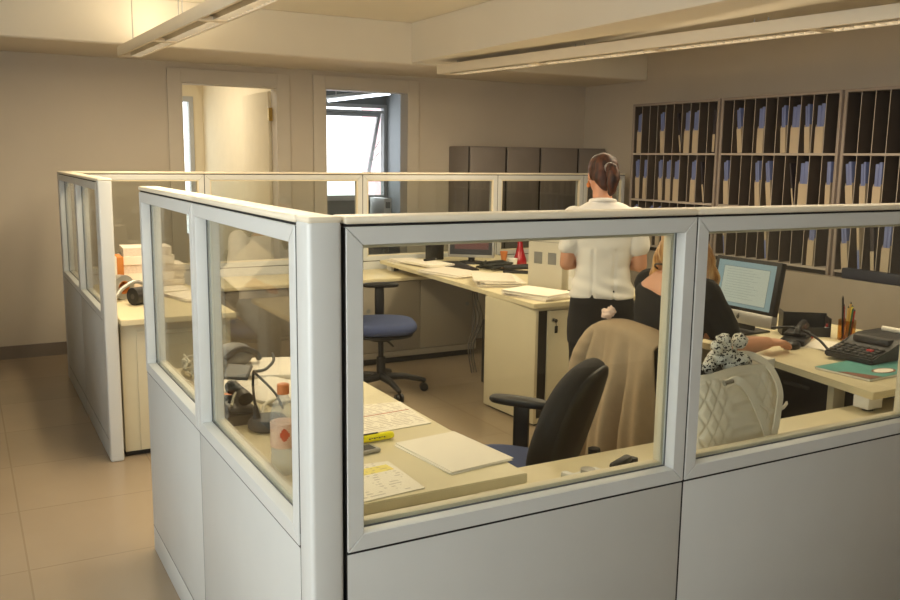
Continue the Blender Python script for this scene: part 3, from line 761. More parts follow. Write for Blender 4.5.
# ------------------------------------------------------------------ chairs
def pad(bm, sx, sy, sz, power=3.0, mx=None, dome=.02, seg=40):
    """upholstered pad: superellipse outline, soft rounded edge; lies in XY"""
    prof = [(.0, -.5), (.80, -.5), (.93, -.42), (.985, -.22), (1.0, 0), (.985, .22), (.93, .42), (.80, .5), (.4, .5+dome/sz*.7), (.0, .5+dome/sz)]
    rings = []
    for s, z in prof:
        s = max(s, .002); ring = []
        for k in range(seg):
            a = 2*PI*k/seg; ca, sa = math.cos(a), math.sin(a)
            p = Vector((s*sx/2*math.copysign(abs(ca)**(2/power), ca), s*sy/2*math.copysign(abs(sa)**(2/power), sa), z*sz))
            ring.append(mx @ p if mx is not None else p)
        rings.append(ring)
    rings_mesh(bm, rings)
def swivel_chair(label, loc, rz, seatmat, backmat, back=(.44, .46, .08, .76, R(10)), arms=(.2, .2), shell=True, seat_z=.46, arm_y=.02):
    """faces local +Y"""
    t = thing('swivel_chair', label, 'chair', loc, rz, None)
    b = bm_(); pad(b, .49, .47, .075, 2.8, Matrix.Translation((0, 0, seat_z-.03))); obj('seat', b, seatmat, t, ang=60)
    b = bm_(); pad(b, .44, .42, .025, 2.8, Matrix.Translation((0, 0, seat_z-.08))); obj('seat_shell', b, M['black'], t, ang=60)
    bw, bh, bt, bz, tilt = back
    mx = Matrix.Translation((0, -.235, bz)) @ Matrix.Rotation(tilt, 4, 'X') @ Matrix.Rotation(R(-90), 4, 'X')
    b = bm_(); pad(b, bw, bh, bt, 2.7, mx, .012)
    for v in b.verts:
        v.co.y += -.35*(v.co.x**2)*-1 if False else .55*v.co.x**2
    obj('backrest', b, backmat, t, ang=60)
    mx2 = Matrix.Translation((0, -.235-bt*.42, bz)) @ Matrix.Rotation(tilt, 4, 'X') @ Matrix.Rotation(R(-90), 4, 'X')
    b = bm_(); pad(b, bw*.9, bh*.92, .03, 2.7, mx2, -.006)
    for v in b.verts: v.co.y += .55*v.co.x**2
    obj('back_shell', b, M['black'], t, ang=60)
    b = bm_(); z0 = seat_z-.1
    tube(b, smoothpath([(0, -.05, z0), (0, -.22, z0-.005), (0, -.315, z0+.05), (0, -.32, bz-.08)]), .022, 8); obj('back_bracket', b, M['black'], t)
    b = bm_(); cyl(b, (0, 0, .1), (0, 0, .24), .03); cyl(b, (0, 0, .24), (0, 0, seat_z-.1), .018); cyl(b, (0, 0, seat_z-.13), (0, 0, seat_z-.09), .07); tube(b, [(.05, .02, seat_z-.11), (.25, .05, seat_z-.12)], .006); obj('gas_column', b, M['black'], t)
    for k in range(5):
        a = 2*PI*k/5+.3; d = Vector((math.cos(a), math.sin(a), 0))
        b = bm_(); chain(b, [Vector((0, 0, .11)), d*.16+Vector((0, 0, .105)), d*.29+Vector((0, 0, .075))], [.028, .022, .016]); lg = obj('leg', b, M['black'], t)
        b = bm_(); n = Vector((-d.y, d.x, 0)); c = d*.29+Vector((0, 0, .028))
        for s in (-1, 1): cyl(b, c+n*(.008*s), c+n*(.024*s), .0275, seg=16)
        cyl(b, c, c+Vector((0, 0, .05)), .008); obj('caster', b, M['black'], lg)
    for s, h in ((-1, arms[0]), (1, arms[1])):
        if not h: continue
        b = bm_(); x = s*.27; zt = seat_z+h
        tube(b, smoothpath([(s*.1, arm_y, seat_z-.09), (s*.22, arm_y, seat_z-.09), (x, arm_y, seat_z-.04), (x, arm_y, seat_z+.04)], 4), .014, 8)
        box(b, x-.012, arm_y-.032, seat_z-.02, x+.012, arm_y+.032, zt-.02, .008); ar = obj('armrest', b, M['black'], t)
        b = bm_(); pad(b, .075, .25, .03, 3, Matrix.Translation((x, arm_y+.01, zt-.01)), .006); obj('arm_pad', b, M['black'], ar, ang=60)
    return t
swivel_chair('swivel chair with a rounded blue-grey seat before the far long desk', (1.80, 3.62, 0), R(-108), M['bluefab'], M['blackfab'], arms=(.21, 0), seat_z=.485)
swivel_chair('black-backed swivel chair with blue seat, empty, behind the near low cabinet', (1.075, .93, 0), R(34), M['bluefab'], M['blackfab'], (.44, .46, .085, .66, R(17)), arms=(0, .175), arm_y=.06)
swivel_chair('swivel chair of the seated woman, beige coat hung over its back', (1.99, 1.07, 0), R(-90), M['bluefab'], M['blackfab'], (.38, .44, .06, .67, R(6)), arms=(0, 0))

# coat over the back of her chair (rear face looks to -X)
def coat():
    b = bm_(); NU, NV = 60, 44
    xb, xf, ztop = 1.655, 1.79, .888
    rows = []
    for j in range(NV+1):
        t = j/NV; row = []
        for i in range(NU+1):
            u = i/NU; s = u*2-1
            # path: front flap .70 up over the top, down the rear to .33
            L = t*(.16+.14+.62)
            half = .19
            top = ztop-.035*abs(s)**3-.012*s
            if L < .16: x = xf-.002; z = top-.16+L+.0; fl = 0
            elif L < .30:
                a = (L-.16)/.14*PI; x = (xf+xb)/2+(xf-xb)/2*math.cos(a); z = top+.028*math.sin(a); fl = 0
            else:
                d = L-.30; x = xb-.05*d; fl = d/.62; z = top-d*(1+.06*math.sin(3*u+1))
            flare = half*(1+.34*fl)
            fold = (.034*(1-2*abs(math.sin(u*8.5+.8+fl*.6)))+.016*math.sin(u*31+2.0))*min(1, fl*1.7)
            y = 1.03-s*flare+.012*math.sin(9*t+4*u)*fl
            if s < -.5: x += -.01*fl
            row.append(b.verts.new((x+fold-.028*fl, y, z)))
        rows.append(row)
    for j in range(NV):
        for i in range(NU): b.faces.new((rows[j][i], rows[j][i+1], rows[j+1][i+1], rows[j+1][i]))
    return b
t = thing('coat', 'beige wool coat hung over the back of the seated woman\'s chair', 'coat', (1.73, 1.05, .33))
b = coat(); bmesh.ops.recalc_face_normals(b, faces=b.faces[:])
fs = b.faces[:]; bmesh.ops.solidify(b, geom=fs, thickness=.007)
o = obj('coat_body', b, M['coat'], t, ang=0, loc=(-1.73, -1.05, -.33))
b = bm_()
ps = smoothpath([(1.69, 1.20, .865), (1.655, 1.25, .77), (1.645, 1.285, .64), (1.64, 1.31, .48)], 8)
tube(b, ps, [.035+.012*math.sin(i*.16) for i in range(len(ps))], 18)
me = remesh(b, .008, 4, .006, 16); link('coat_sleeve', me, M['coat'], t, ang=0).location = (-1.73, -1.05, -.33)

# ------------------------------------------------------------------ people
def hand(bm, wrist, fwd, upv, side, L=.17, curl=.5, spread=.16):
    """palm + four fingers + thumb; fwd along the hand, upv = back of the hand, side=+1 thumb towards fwd x upv"""
    f = Vector(fwd).normalized(); n = Vector(upv); n = (n-f*n.dot(f)).normalized(); s = f.cross(n)*side
    w = Vector(wrist); k = L/.17
    palm = [w, w+f*.045*k, w+f*.085*k]
    for off, r in ((-.024, .013), (-.008, .0145), (.009, .0145), (.025, .0135)):
        chain(bm, [w+s*off*.5, w+f*.045*k+s*off, w+f*.085*k+s*off*1.05], [.0155, r, r*.85])
    for i, (off, ln) in enumerate(((.027, .068), (.010, .078), (-.009, .072), (-.026, .056))):
        base = w+f*.082*k+s*off; a = 0.10+curl*.35; p = [base]; seg = [ln*.45*k, ln*.32*k, ln*.26*k]
        dsp = s*(off*spread*6)
        for q in range(3):
            d = (f*math.cos(a)-n*math.sin(a)+dsp*.25).normalized(); p.append(p[-1]+d*seg[q]); a += curl*.75
        chain(bm, p, [.0092, .0086, .0078, .0066])
    base = w+f*.022*k+s*.022
    d1 = (f*.62+s*.72-n*.22).normalized(); d2 = (f*.85+s*.38-n*.3).normalized(); d3 = (f*.95+s*.08-n*.32).normalized()
    p1 = base+d1*.034*k; p2 = p1+d2*.032*k; p3 = p2+d3*.024*k
    chain(bm, [base, p1, p2, p3], [.0135, .011, .0098, .008])
def head(bm, c, rz, pitch=0.0, k=1.0):
    """skull, jaw, nose, ears, about centre c, face along local +Y"""
    RM = Matrix.Rotation(rz, 4, 'Z') @ Matrix.Rotation(pitch, 4, 'X'); c = Vector(c)
    def P(x, y, z): return c+(RM @ Vector((x*k, y*k, z*k)))
    q = RM.to_euler()
    ell(bm, P(0, -.012, .022), .074*k, .093*k, .084*k, q)
    ell(bm, P(0, .022, -.03), .060*k, .064*k, .078*k, q)
    ell(bm, P(0, .052, -.082), .026*k, .024*k, .022*k, q, 2)
    chain(bm, [P(0, .086, .012), P(0, .100, -.018)], [.008*k, .012*k]); ell(bm, P(0, .094, -.022), .016*k, .012*k, .010*k, q, 2)
    chain(bm, [P(-.034, .074, .022), P(.034, .074, .022)], [.012*k, .012*k])
    for s in (-1, 1):
        ell(bm, P(s*.036, .062, -.022), .022*k, .020*k, .022*k, q, 2)
        ell(bm, P(s*.076, -.008, -.006), .008*k, .018*k, .030*k, q, 2)
    return P
def face_parts(P, t, body, k=1.0):
    for s in (-1, 1):
        b = bm_(); ell(b, P(s*.031, .076, .008), .0125*k, .0125*k, .0105*k, None, 2); e = obj('eye', b, M['eyew'], body)
    b = bm_()
    for s in (-1, 1): ell(b, P(s*.031, .0865, .008), .0055*k, .0045*k, .0055*k, None, 2)
    obj('iris', b, M['iris'], body)
    b = bm_(); chain(b, [P(-.022, .081, -.052), P(0, .0885, -.050), P(.022, .081, -.052)], [.004*k, .0065*k, .004*k]); obj('mouth', b, M['lip'], body)
    b = bm_()
    for s in (-1, 1): chain(b, [P(s*.018, .086, .030), P(s*.034, .083, .034), P(s*.050, .072, .029)], [.003*k, .0035*k, .002*k])
    obj('eyebrow', b, M['hairbr'], body)
def place(me, m, t, name, ang=0): return link(name, me, m, t, True, ang)

# standing woman, faces local +Y
t = thing('person', 'standing woman seen from behind, white short-sleeved blouse, black trousers, hair in a ponytail', 'person', (2.335, 2.0, 0), R(-36))
hz = R(14)
b = bm_()
P = head(b, (-.02, .035, 1.472), hz, R(-12), .94)
cap(b, (-.012, .0, 1.29), (-.018, .02, 1.40), .052, .050)
loft(b, [((0, 0, .80), .12, .085), ((0, 0, .95), .11, .08), ((0, .01, 1.15), .12, .085), ((0, 0, 1.25), .13, .07), ((0, 0, 1.30), .06, .05)])
Larm = [(-.158, -.005, 1.262), (-.190, -.01, 1.015), (-.11, .21, 1.0)]
Rarm = [(.158, -.005, 1.262), (.190, -.01, 1.015), (.10, .21, 1.01)]
for A in (Larm, Rarm):
    mid = (Vector(A[0])*.5+Vector(A[1])*.5)
    chain(b, [A[0], mid, A[1]], [.046, .043, .036])
    A1, A2 = Vector(A[1]), Vector(A[2]); chain(b, [A1, A1.lerp(A2, .35), A2], [.036, .036, .024])
hand(b, Larm[2], (.62, .75, .05), (-.3, .1, 1), -1, .165, .5)
hand(b, Rarm[2], (-.62, .75, .05), (.3, .1, 1), 1, .165, .5)
for s in (-1, 1):
    chain(b, [(s*.085, 0, .80), (s*.085, .01, .45), (s*.08, -.01, .09)], [.075, .048, .034])
    chain(b, [(s*.08, -.03, .045), (s*.085, .06, .035), (s*.088, .13, .028)], [.034, .034, .026])
me = remesh(b, .0058, 3); body = place(me, M['skin'], t, 'body')
face_parts(P, t, body, .98)
b = bm_()
loft(b, [((0, .0, .845), .170, .120), ((0, 0, .875), .168, .120), ((0, .0, .93), .152, .110), ((0, .005, 1.0), .138, .102), ((0, .01, 1.09), .150, .110), ((0, .008, 1.18), .168, .108), ((0, .0, 1.25), .185, .090), ((-.002, -.004, 1.292), .170, .074), ((-.006, -.002, 1.322), .118, .060), ((-.014, .0, 1.345), .062, .056)], 40, 2.2)
for A in (Larm, Rarm):
    a, c = Vector(A[0]), Vector(A[1]); chain(b, [a+Vector((0, 0, .003)), a.lerp(c, .35), a.lerp(c, .62)], [.056, .058, .060])
def bf(co):
    d = 0
    if co.z < 1.0: d += .006*math.sin(co.z*95+co.x*14+2*math.sin(co.x*9))*min(1, (1.0-co.z)*8)*(.4+.6*math.sin(co.x*13+1)**2)
    if co.z < 1.1 and abs(co.x) < .13 and co.y < 0: d += -.006*math.exp(-((abs(co.x)-.055)/.008)**2)
    return d
me = remesh(b, .0068, 6, .008, 11, bf); blouse = place(me, M['blouse'], t, 'blouse')
b = bm_(); ring = []
for k in range(25):
    a = PI+PI*k/24*1.0; ring.append((-.014+.062*math.cos(a), .004+.060*math.sin(a), 1.340-.012*math.sin(a)))
tube(b, smoothpath(ring, 2), .013, 8); me = remesh(b, .005, 3); place(me, M['blouse'], blouse, 'collar')
b = bm_()
loft(b, [((0, 0, .60), .175, .125), ((0, 0, .70), .176, .128), ((0, -.004, .82), .168, .119), ((0, 0, .91), .148, .104)], 36, 2.3)
for s in (-1, 1):
    ps = [(s*.088, 0, .72), (s*.088, .012, .46), (s*.084, -.005, .06)]
    chain(b, ps, [.092, .070, .062])
me = remesh(b, .008, 5, .004, 9); place(me, M['blackcloth'], t, 'trousers')
for s in (-1, 1):
    b = bm_(); chain(b, [(s*.08, -.035, .045), (s*.085, .06, .042), (s*.088, .135, .034)], [.042, .042, .033])
    for v in b.verts: v.co.z = max(v.co.z, 0.001)
    me = remesh(b, .006, 2); place(me, M['black'], t, 'shoe')
# hair: cap + ponytail + clip + earring
b = bm_()
RM = Matrix.Rotation(hz, 4, 'Z') @ Matrix.Rotation(R(-12), 4, 'X'); q = RM.to_euler()
ell(b, P(0, -.022, .034), .080, .092, .083, q); ell(b, P(0, -.060, -.012), .068, .046, .062, q); ell(b, P(0, -.072, -.045), .046, .032, .048, q)
for s in (-1, 1): ell(b, P(s*.066, -.01, .02), .016, .045, .045, q, 2)
me = remesh(b, .006, 5, .004, 22); hair = place(me, M['hairbr'], t, 'hair')
b = bm_()
ps = smoothpath([P(.006, -.106, .024), P(.012, -.138, .006), P(.014, -.152, -.04), P(.010, -.140, -.09), P(.004, -.118, -.138)], 6)
n = len(ps); tube(b, ps, [.016+.018*math.sin(PI*min(1, i/(n-1)*.9+.12))+(0 if i < n-3 else -.006*(i-n+4)) for i in range(n)], 20)
me = remesh(b, .006, 3, .006, 26); place(me, M['hairbr'], hair, 'ponytail')
b = bm_(); c0 = P(.006, -.108, .026); c1 = P(.008, -.124, .016)
cyl(b, c0, c1, .027, seg=20); obj('hair_clip', b, M['silver'], hair)
b = bm_(); c = P(-.080, -.004, -.052)
ell(b, c, .011, .011, .014, None, 2); ell(b, P(-.079, -.006, -.036), .004, .004, .008, None, 2); obj('earring', b, M['orangeobj'], body)
# the sheet she holds
b = bm_(); box(b, -.105, -.145, 0, .105, .145, .003, mx=Matrix.Rotation(R(12), 4, 'X'))
tag(obj('paper_sheet', b, M['paper'], None, False, loc=(2.30+.30*math.sin(R(36))+.09, 2.0+.30*math.cos(R(36))-.05, 1.0), rotz=R(-36)), 'white paper held before the standing woman', 'paper')

# seated woman, faces local +Y
t = thing('person', 'seated blond woman in a black short-sleeved top, right hand on the desk before the computer', 'person', (1.975, 1.09, .045), R(-90))
hz = R(18)
b = bm_()
P = head(b, (0, .055, 1.185), hz, R(-6), .98)
cap(b, (0, -.005, 1.02), (0, .03, 1.12), .056, .052)
loft(b, [((0, -.02, .47), .17, .12), ((0, -.03, .60), .135, .10), ((0, -.02, .78), .135, .10), ((0, -.01, .92), .15, .105), ((0, -.012, .99), .165, .088), ((0, -.012, 1.022), .125, .070), ((0, -.01, 1.055), .072, .055)])
Ra = [(.175, 0, .985), (.215, .14, .765), (.13, .43, .742)]
La = [(-.165, .02, .985), (-.215, .17, .765), (-.14, .36, .742)]
for A in (Ra, La):
    A0, A1, A2 = map(Vector, A)
    chain(b, [A0, A0.lerp(A1, .5), A1], [.054, .050, .042]); chain(b, [A1, A1.lerp(A2, .35), A2], [.042, .041, .027])
hand(b, Ra[2], (-.05, 1, -.04), (0, 0, 1), -1, .17, .45)
hand(b, La[2], (.3, 1, -.02), (0, 0, 1), 1, .17, .35)
for s in (-1, 1):
    chain(b, [(s*.09, 0, .53), (s*.10, .40, .47), (s*.10, .36, .055)], [.075, .055, .036])
    chain(b, [(s*.10, .34, .0), (s*.10, .43, -.009), (s*.10, .50, -.015)], [.034, .034, .026])
me = remesh(b, .0058, 3); body = place(me, M['skin'], t, 'body'); face_parts(P, t, body, .98)
b = bm_()
loft(b, [((0, -.02, .50), .185, .130), ((0, -.03, .60), .155, .118), ((0, -.02, .75), .152, .115), ((0, -.01, .88), .168, .122), ((0, -.008, .96), .180, .106), ((0, -.004, .995), .160, .085), ((0, .004, 1.012), .140, .060)], 40, 2.2)
for A in (Ra, La):
    A0, A1, A2 = map(Vector, A); chain(b, [A0, A0.lerp(A1, .4), A0.lerp(A1, .68)], [.068, .068, .066])
me = remesh(b, .0068, 5, .007, 11); top = place(me, M['blackcloth'], t, 'top')
b = bm_()
for s in (-1, 1):
    chain(b, [(s*.09, -.02, .545), (s*.10, .41, .475), (s*.10, .36, .06)], [.093, .073, .058])
ell(b, (0, -.02, .55), .185, .13, .09)
for v in b.verts:
    if v.co.z < .422 and v.co.y < .26: v.co.z = .422
me = remesh(b, .008, 4, .004, 9); place(me, M['blackcloth'], t, 'trousers')
for s in (-1, 1):
    b = bm_(); chain(b, [(s*.10, .335, .0), (s*.10, .43, -.003), (s*.10, .51, -.011)], [.042, .042, .033])
    for v in b.verts: v.co.z = max(v.co.z, -.044)
    me = remesh(b, .006, 2); place(me, M['black'], t, 'shoe')
b = bm_(); q = (Matrix.Rotation(hz, 4, 'Z')).to_euler()
ell(b, P(0, -.022, .030), .092, .105, .088, q); ell(b, P(.01, -.055, -.05), .094, .068, .085, q)
for s in (-1, 1): chain(b, [P(s*.080, .0, -.01), P(s*.100, .0, -.08), P(s*.120, .02, -.16), P(s*.125, .04, -.25)], [.028, .038, .040, .016])
me = remesh(b, .006, 5, .006, 20); place(me, M['hairbl'], t, 'hair')
b = bm_(); rg = []
for k in range(33):
    a = 2*PI*k/32; rg.append((.085*math.cos(a), -.005+.066*math.sin(a), 1.055-.035*math.sin(a)))
tube(b, rg, .0035, 6); obj('necklace', b, M['black'], t)
b = bm_(); ell(b, (1.695, 1.16, .936), .022, .03, .022, None, 2); ell(b, (1.70, 1.145, .952), .012, .016, .02, None, 2)
me = remesh(b, .005, 1, .012, 60)
tk = thing('crumpled_tissue', 'pale crumpled tissue on top of the coat-hung chair back', 'tissue', (1.695, 1.16, .917)); link('tissue_body', me, M['pink'], tk, ang=0).location = (-1.695, -1.16, -.917)
# ------------------------------------------------------------------ things on the near corner desk
def slab(name, c4, z, th, m, label, cat, group=None):
    cx = sum(c[0] for c in c4)/4; cy = sum(c[1] for c in c4)/4
    ux, uy = c4[1][0]-c4[0][0], c4[1][1]-c4[0][1]; a = math.atan2(uy, ux)
    ca, sa = math.cos(-a), math.sin(-a)
    pts = [((x-cx)*ca-(y-cy)*sa, (x-cx)*sa+(y-cy)*ca) for x, y in c4]
    b = bm_(); prism(b, pts, 0, th)
    return tagged(name, b, m, label, cat, group, (cx, cy, z), a, smooth=False)
def rect(cx, cy, w, d, a):
    c, s = math.cos(R(a)), math.sin(R(a))
    return [(cx+x*c-y*s, cy+x*s+y*c) for x, y in ((-w/2, -d/2), (w/2, -d/2), (w/2, d/2), (-w/2, d/2))]
slab('printed_form', [(.40, .70), (.655, .72), (.672, .98), (.42, 1.02)], ZD+.0006, .002, M['form'], 'printed form with a red line, behind the yellow highlighter', 'paper')
t = thing('paper_pad', 'blank white sheets near the desk corner, right of the highlighter', 'paper', (.575, .445, ZD+.0006))
for k, (a, z, m) in enumerate(((7, 0, M['paper']), (4, .0022, M['paper']), (6, .0044, M['paper']))):
    b = bm_(); prism(b, [(x, y) for x, y in rect(.0+.003*k, .002*k, .205, .285, a)], z, z+.0018); obj('sheet', b, m, t, smooth=False)
slab('printed_sheet', [(.185, .222), (.385, .24), (.385, .46), (.215, .475)], ZD+.0006, .002, M['form2'], 'printed sheet with a yellow mark at the front edge of the corner desk', 'paper')
t = thing('highlighter_pen', 'yellow highlighter pen lying on the corner desk', 'pen', (.40, .635, ZD+.0125), R(3))
b = bm_(); cyl(b, (-.035, 0, 0), (.075, 0, 0), .0115, .0115); cyl(b, (.075, 0, 0), (.084, 0, 0), .0115, .009); obj('barrel', b, M['yellow'], t)
b = bm_(); cyl(b, (-.085, 0, 0), (-.036, 0, 0), .0122); obj('pen_cap', b, M['yellow'], t)
b = bm_(); box(b, -.08, -.003, .0115, .035, .003, .0145, .001); obj('clip', b, M['black'], t)
b = bm_()
for i in range(7): box(b, .0+i*.008, -.0118, -.001+.002*(i % 2), .005+i*.008, -.0112, .003)
obj('barrel_print', b, M['dkgrey'], t, smooth=False)
t = thing('mobile_phone', 'small silver mobile phone lying before the highlighter', 'phone', (.35, .56, ZD+.0006), R(8))
b = bm_(); box(b, -.05, -.025, 0, .05, .025, .012, .005); obj('case', b, M['silver'], t)
b = bm_(); box(b, -.046, -.019, .0121, .036, .019, .013); obj('display', b, M['black'], t)
# bottle
t = thing('water_bottle', 'clear plastic bottle with orange cap and orange label beside the corner post', 'bottle', (.109, .505, ZD+.0005))
b = bm_(); r = .034
prof = [(.0, 0), (r*.7, 0), (r*.9, .006), (r, .016), (r, .05), (r*.93, .056), (r, .062), (r, .10), (r, .145), (r*.97, .165), (r*.75, .188), (r*.42, .205), (.0125, .212), (.0125, .222), (.0, .222)]
lathe(b, prof, seg=28); obj('bottle_body', b, M['plasticclear'], t, ang=60)
b = bm_(); lathe(b, [(r+.0004, .075), (r+.0009, .076), (r+.0009, .138), (r+.0004, .139)], seg=28); obj('label', b, M['bottlelabel'], t)
b = bm_()
for k in range(6):
    a = PI+1.05+k*.11
    h = (.012, .026, .034, .03, .02, .01)[k]
    p = [(r+.0012)*math.cos(a), (r+.0012)*math.sin(a)]
    box(b, p[0]-.0025, p[1]-.0025, .112-h/2, p[0]+.0025, p[1]+.0025, .112+h/2, .001)
obj('label_mark', b, M['labelred'], t)
b = bm_(); lathe(b, [(0, .213), (.0155, .213), (.0158, .236), (.013, .239), (0, .239)], seg=28); obj('bottle_cap', b, M['orange'], t)
b = bm_(); lathe(b, [(0, .004), (r*.88, .008), (r*.94, .02), (r*.94, .07), (0, .07)], seg=24); obj('water', b, M['water'], t)
# telephones and cables
t = thing('desk_telephone', 'dark desk telephone lying behind the side pane, cord looped on it', 'telephone', (.135, 1.06, ZD+.0005), R(90))
b = bm_()
prism(b, [(-.10, -.045), (.09, -.045), (.10, -.01), (.10, .055), (-.10, .055)], 0, .03)
box(b, -.09, -.04, .03, .09, .05, .052, .012, mx=Matrix.Rotation(R(6), 4, 'X')); obj('base', b, M['dkgrey'], t)
b = bm_(); tube(b, smoothpath([(-.08, -.01, .075), (-.05, -.01, .083), (.05, -.01, .083), (.08, -.01, .075)]), [.016+.008*abs(1-i/9) for i in range(19)], 12); obj('handset', b, M['black'], t)
b = bm_()
for i in range(3):
    for j in range(4): box(b, -.03+.022*i, .022+.0*j-.0, .052, -.014+.022*i, .032, .058, .001)
obj('key_pad', b, M['greyp'], t)
t = thing('headset_stand', 'round dark weighted stand with a thin headset arm behind the bottle', 'stand', (.19, .90, ZD+.0005))
b = bm_(); lathe(b, [(0, 0), (.056, 0), (.062, .006), (.062, .02), (.052, .034), (.0, .038)], seg=32); obj('weighted_base', b, M['dkgrey'], t)
b = bm_(); tube(b, smoothpath([(-.03, .0, .034), (-.035, .02, .08), (-.035, .035, .13), (-.025, .06, .165)]), .0042, 8); chain(b, [Vector((-.035, .0, .03)), Vector((-.035, .012, .065))], [.013, .007]); obj('arm', b, M['black'], t)
b = bm_(); tube(b, smoothpath([(-.025, .06, .165), (.02, .09, .16), (.06, .13, .175), (.07, .17, .19)]), .005, 8); tube(b, smoothpath([(-.025, .06, .165), (.03, .03, .10), (.05, .01, .05)]), .004, 6); obj('headset', b, M['cord'], t)
b = bm_(); tube(b, smoothpath([(.10, .98, ZD+.06), (.13, 1.03, ZD+.085), (.17, 1.01, ZD+.07), (.185, .97, ZD+.03), (.20, 1.0, ZD+.006), (.24, 1.10, ZD+.016), (.30, 1.16, ZD+.016), (.36, 1.30, ZD+.016)], 8), .005, 8)
tagged('coiled_cable', b, M['cordw'], 'pale cord curling over the dark telephone', 'cord')
t = thing('scanner_handset', 'grey rounded handset at the back of the corner desk', 'handset', (.30, 1.71, ZD+.0005), R(14))
b = bm_(); ell(b, (0, 0, .05), .085, .06, .05, None, 3)
for v in b.verts: v.co.z = max(v.co.z, .0)
obj('shell', b, M['greyp'], t)
b = bm_(); tube(b, smoothpath([(-.06, -.05, .05), (.0, -.058, .085), (.07, -.05, .06), (.10, -.03, .03)]), .012, 8); obj('rim', b, M['dkgrey'], t)
t = thing('handheld_organiser', 'grey handheld device propped on white papers by the side pane', 'device', (.27, 1.53, ZD+.022), R(-35))
mx = Matrix.Rotation(R(28), 4, 'X')
b = bm_(); box(b, -.05, -.04, 0, .05, .04, .012, .005, mx=mx); obj('case', b, M['dkgrey'], t)
b = bm_(); box(b, -.042, -.033, .0121, .042, .033, .0135, mx=mx); obj('display', b, M['greyp'], t)
pp = [(.41, 1.62, .21, .297, -20, .016, 'stack of loose white papers behind the grey handheld device'), (.33, 1.30, .25, .297, 24, .010, 'loose white papers under the dark headset arm'), (.20, 1.50, .18, .20, 12, .006, 'white papers fanned near the side pane')]
for i, (x, y, w_, d_, a, th, lb) in enumerate(pp):
    slab('loose_papers', rect(x, y, w_, d_, a), ZD+.0006+.0012*0+(.0165 if i == 0 and False else 0)+i*0.0, th, M['paper'], lb, 'papers')
slab('orange_leaflet', rect(.15, 1.29, .10, .13, 80), ZD+.0006, .004, M['orange'], 'orange leaflet under papers on the corner desk', 'leaflet')
b = bm_()
random.seed(3)
for k in range(11):
    x0, y0 = .12+random.uniform(-.02, .02), 1.68+random.uniform(-.06, .06); pts = []
    for q in range(6): pts.append((x0+random.uniform(-.025, .05), y0+random.uniform(-.12, .06), ZD+.008+random.uniform(0, .05)))
    tube(b, smoothpath(pts, 6), .0042, 6)
tagged('cable_tangle', b, M['cordw'], 'tangle of pale cables on the corner desk by the end side pane', 'cables')
t = thing('small_printer', 'small black device behind the tangle of pale cables', 'device', (.62, 1.735, ZD+.0005))
b = bm_(); box(b, -.06, -.05, 0, .08, .05, .085, .012); obj('case', b, M['black'], t)
b = bm_(); box(b, -.05, -.0515, .05, .06, -.049, .075); obj('slot', b, M['greyp'], t)
# on the low cabinet behind the front pane
t = thing('tape_dispenser', 'white tape dispenser lying on the near low cabinet', 'dispenser', (.925, .30, .6505), R(10))
b = bm_(); prism(b, [(-.07, -.022), (.075, -.022), (.075, .022), (-.07, .022)], 0, .012); box(b, -.072, -.02, .012, -.05, .02, .03, .004); obj('base', b, M['white'], t)
b = bm_(); cyl(b, (.02, .0, .0125), (.02, .0, .024), .021, seg=24); obj('tape_roll', b, M['tape'], t)
t = thing('stapler', 'small black stapler lying on the near low cabinet', 'stapler', (1.075, .30, .6505), R(14))
b = bm_(); box(b, -.06, -.017, 0, .06, .017, .010, .004); box(b, -.055, -.013, .018, .03, .013, .04, .008, mx=Matrix.Rotation(R(-8), 4, 'Y')); box(b, .025, -.013, .008, .055, .013, .03, .005); obj('stapler_body', b, M['black'], t)
slab('note_sheet', rect(1.80, .25, .2, .14, 12), .6506, .002, M['form3'], 'printed note on the low cabinet right of the quilted handbag', 'paper')

# handbag
t = thing('handbag', 'white quilted leather handbag standing on the near low cabinet', 'bag', (1.41, .235, .6505), R(2))
b = bm_()
rings = []
for j in range(61):
    v = j/60; z = .295*v
    rx = .178+.012*math.sin(PI*v)-.012*v; ry = .075*(1-.45*v)+.012*math.sin(PI*v)
    ring = []
    for k in range(240):
        a = 2*PI*k/240; ca, sa = math.cos(a), math.sin(a)
        x = rx*math.copysign(abs(ca)**.40, ca); y = ry*math.copysign(abs(sa)**.75, sa)
        s = k/240*40
        q = 0.0
        if .06 < v < .92:
            arc = x/.19*9+(5 if y > 0 else 0); p1 = (arc+v*8) % 2.0; p2 = (arc-v*8) % 2.0
            g = min(abs(p1-1), abs(p2-1)); q = .007*min(1, g*2.5)
        nrm = Vector((ca*.3, sa, 0)).normalized()
        ring.append(Vector((x, y, z-.018*v*(x/.19)**2*0+.008*v*math.cos(x*16)))+nrm*q)
    rings.append(ring)
rings_mesh(b, rings, True, False)
obj('bag_body', b, M['bag'], t, ang=70)
b = bm_(); rr = []
for j, (sx, sz) in enumerate(((1, 0), (.9, -.02), (.0, -.03))):
    rr.append([Vector((p.x*max(sx, .01), p.y*max(sx, .01), p.z+sz)) for p in rings[-1]])
rings_mesh(b, rr, False, True); obj('bag_opening', b, M['dkgrey'], t)
b = bm_(); box(b, .135, -.03, .22, .172, .03, .305, .004); obj('side_flap', b, M['bag'], t)
def strap(pts, wd=.024, th=.0022):
    bm = bm_(); ps = smoothpath(pts, 8); rs = []
    for i, p in enumerate(ps):
        d = (ps[min(i+1, len(ps)-1)]-ps[max(i-1, 0)]).normalized(); n = Vector((0, -1, .12)); n = (n-d*n.dot(d)).normalized(); s = d.cross(n)
        rs.append([p+s*wd/2+n*th, p-s*wd/2+n*th, p-s*wd/2-n*th, p+s*wd/2-n*th])
    rings_mesh(bm, rs); return bm
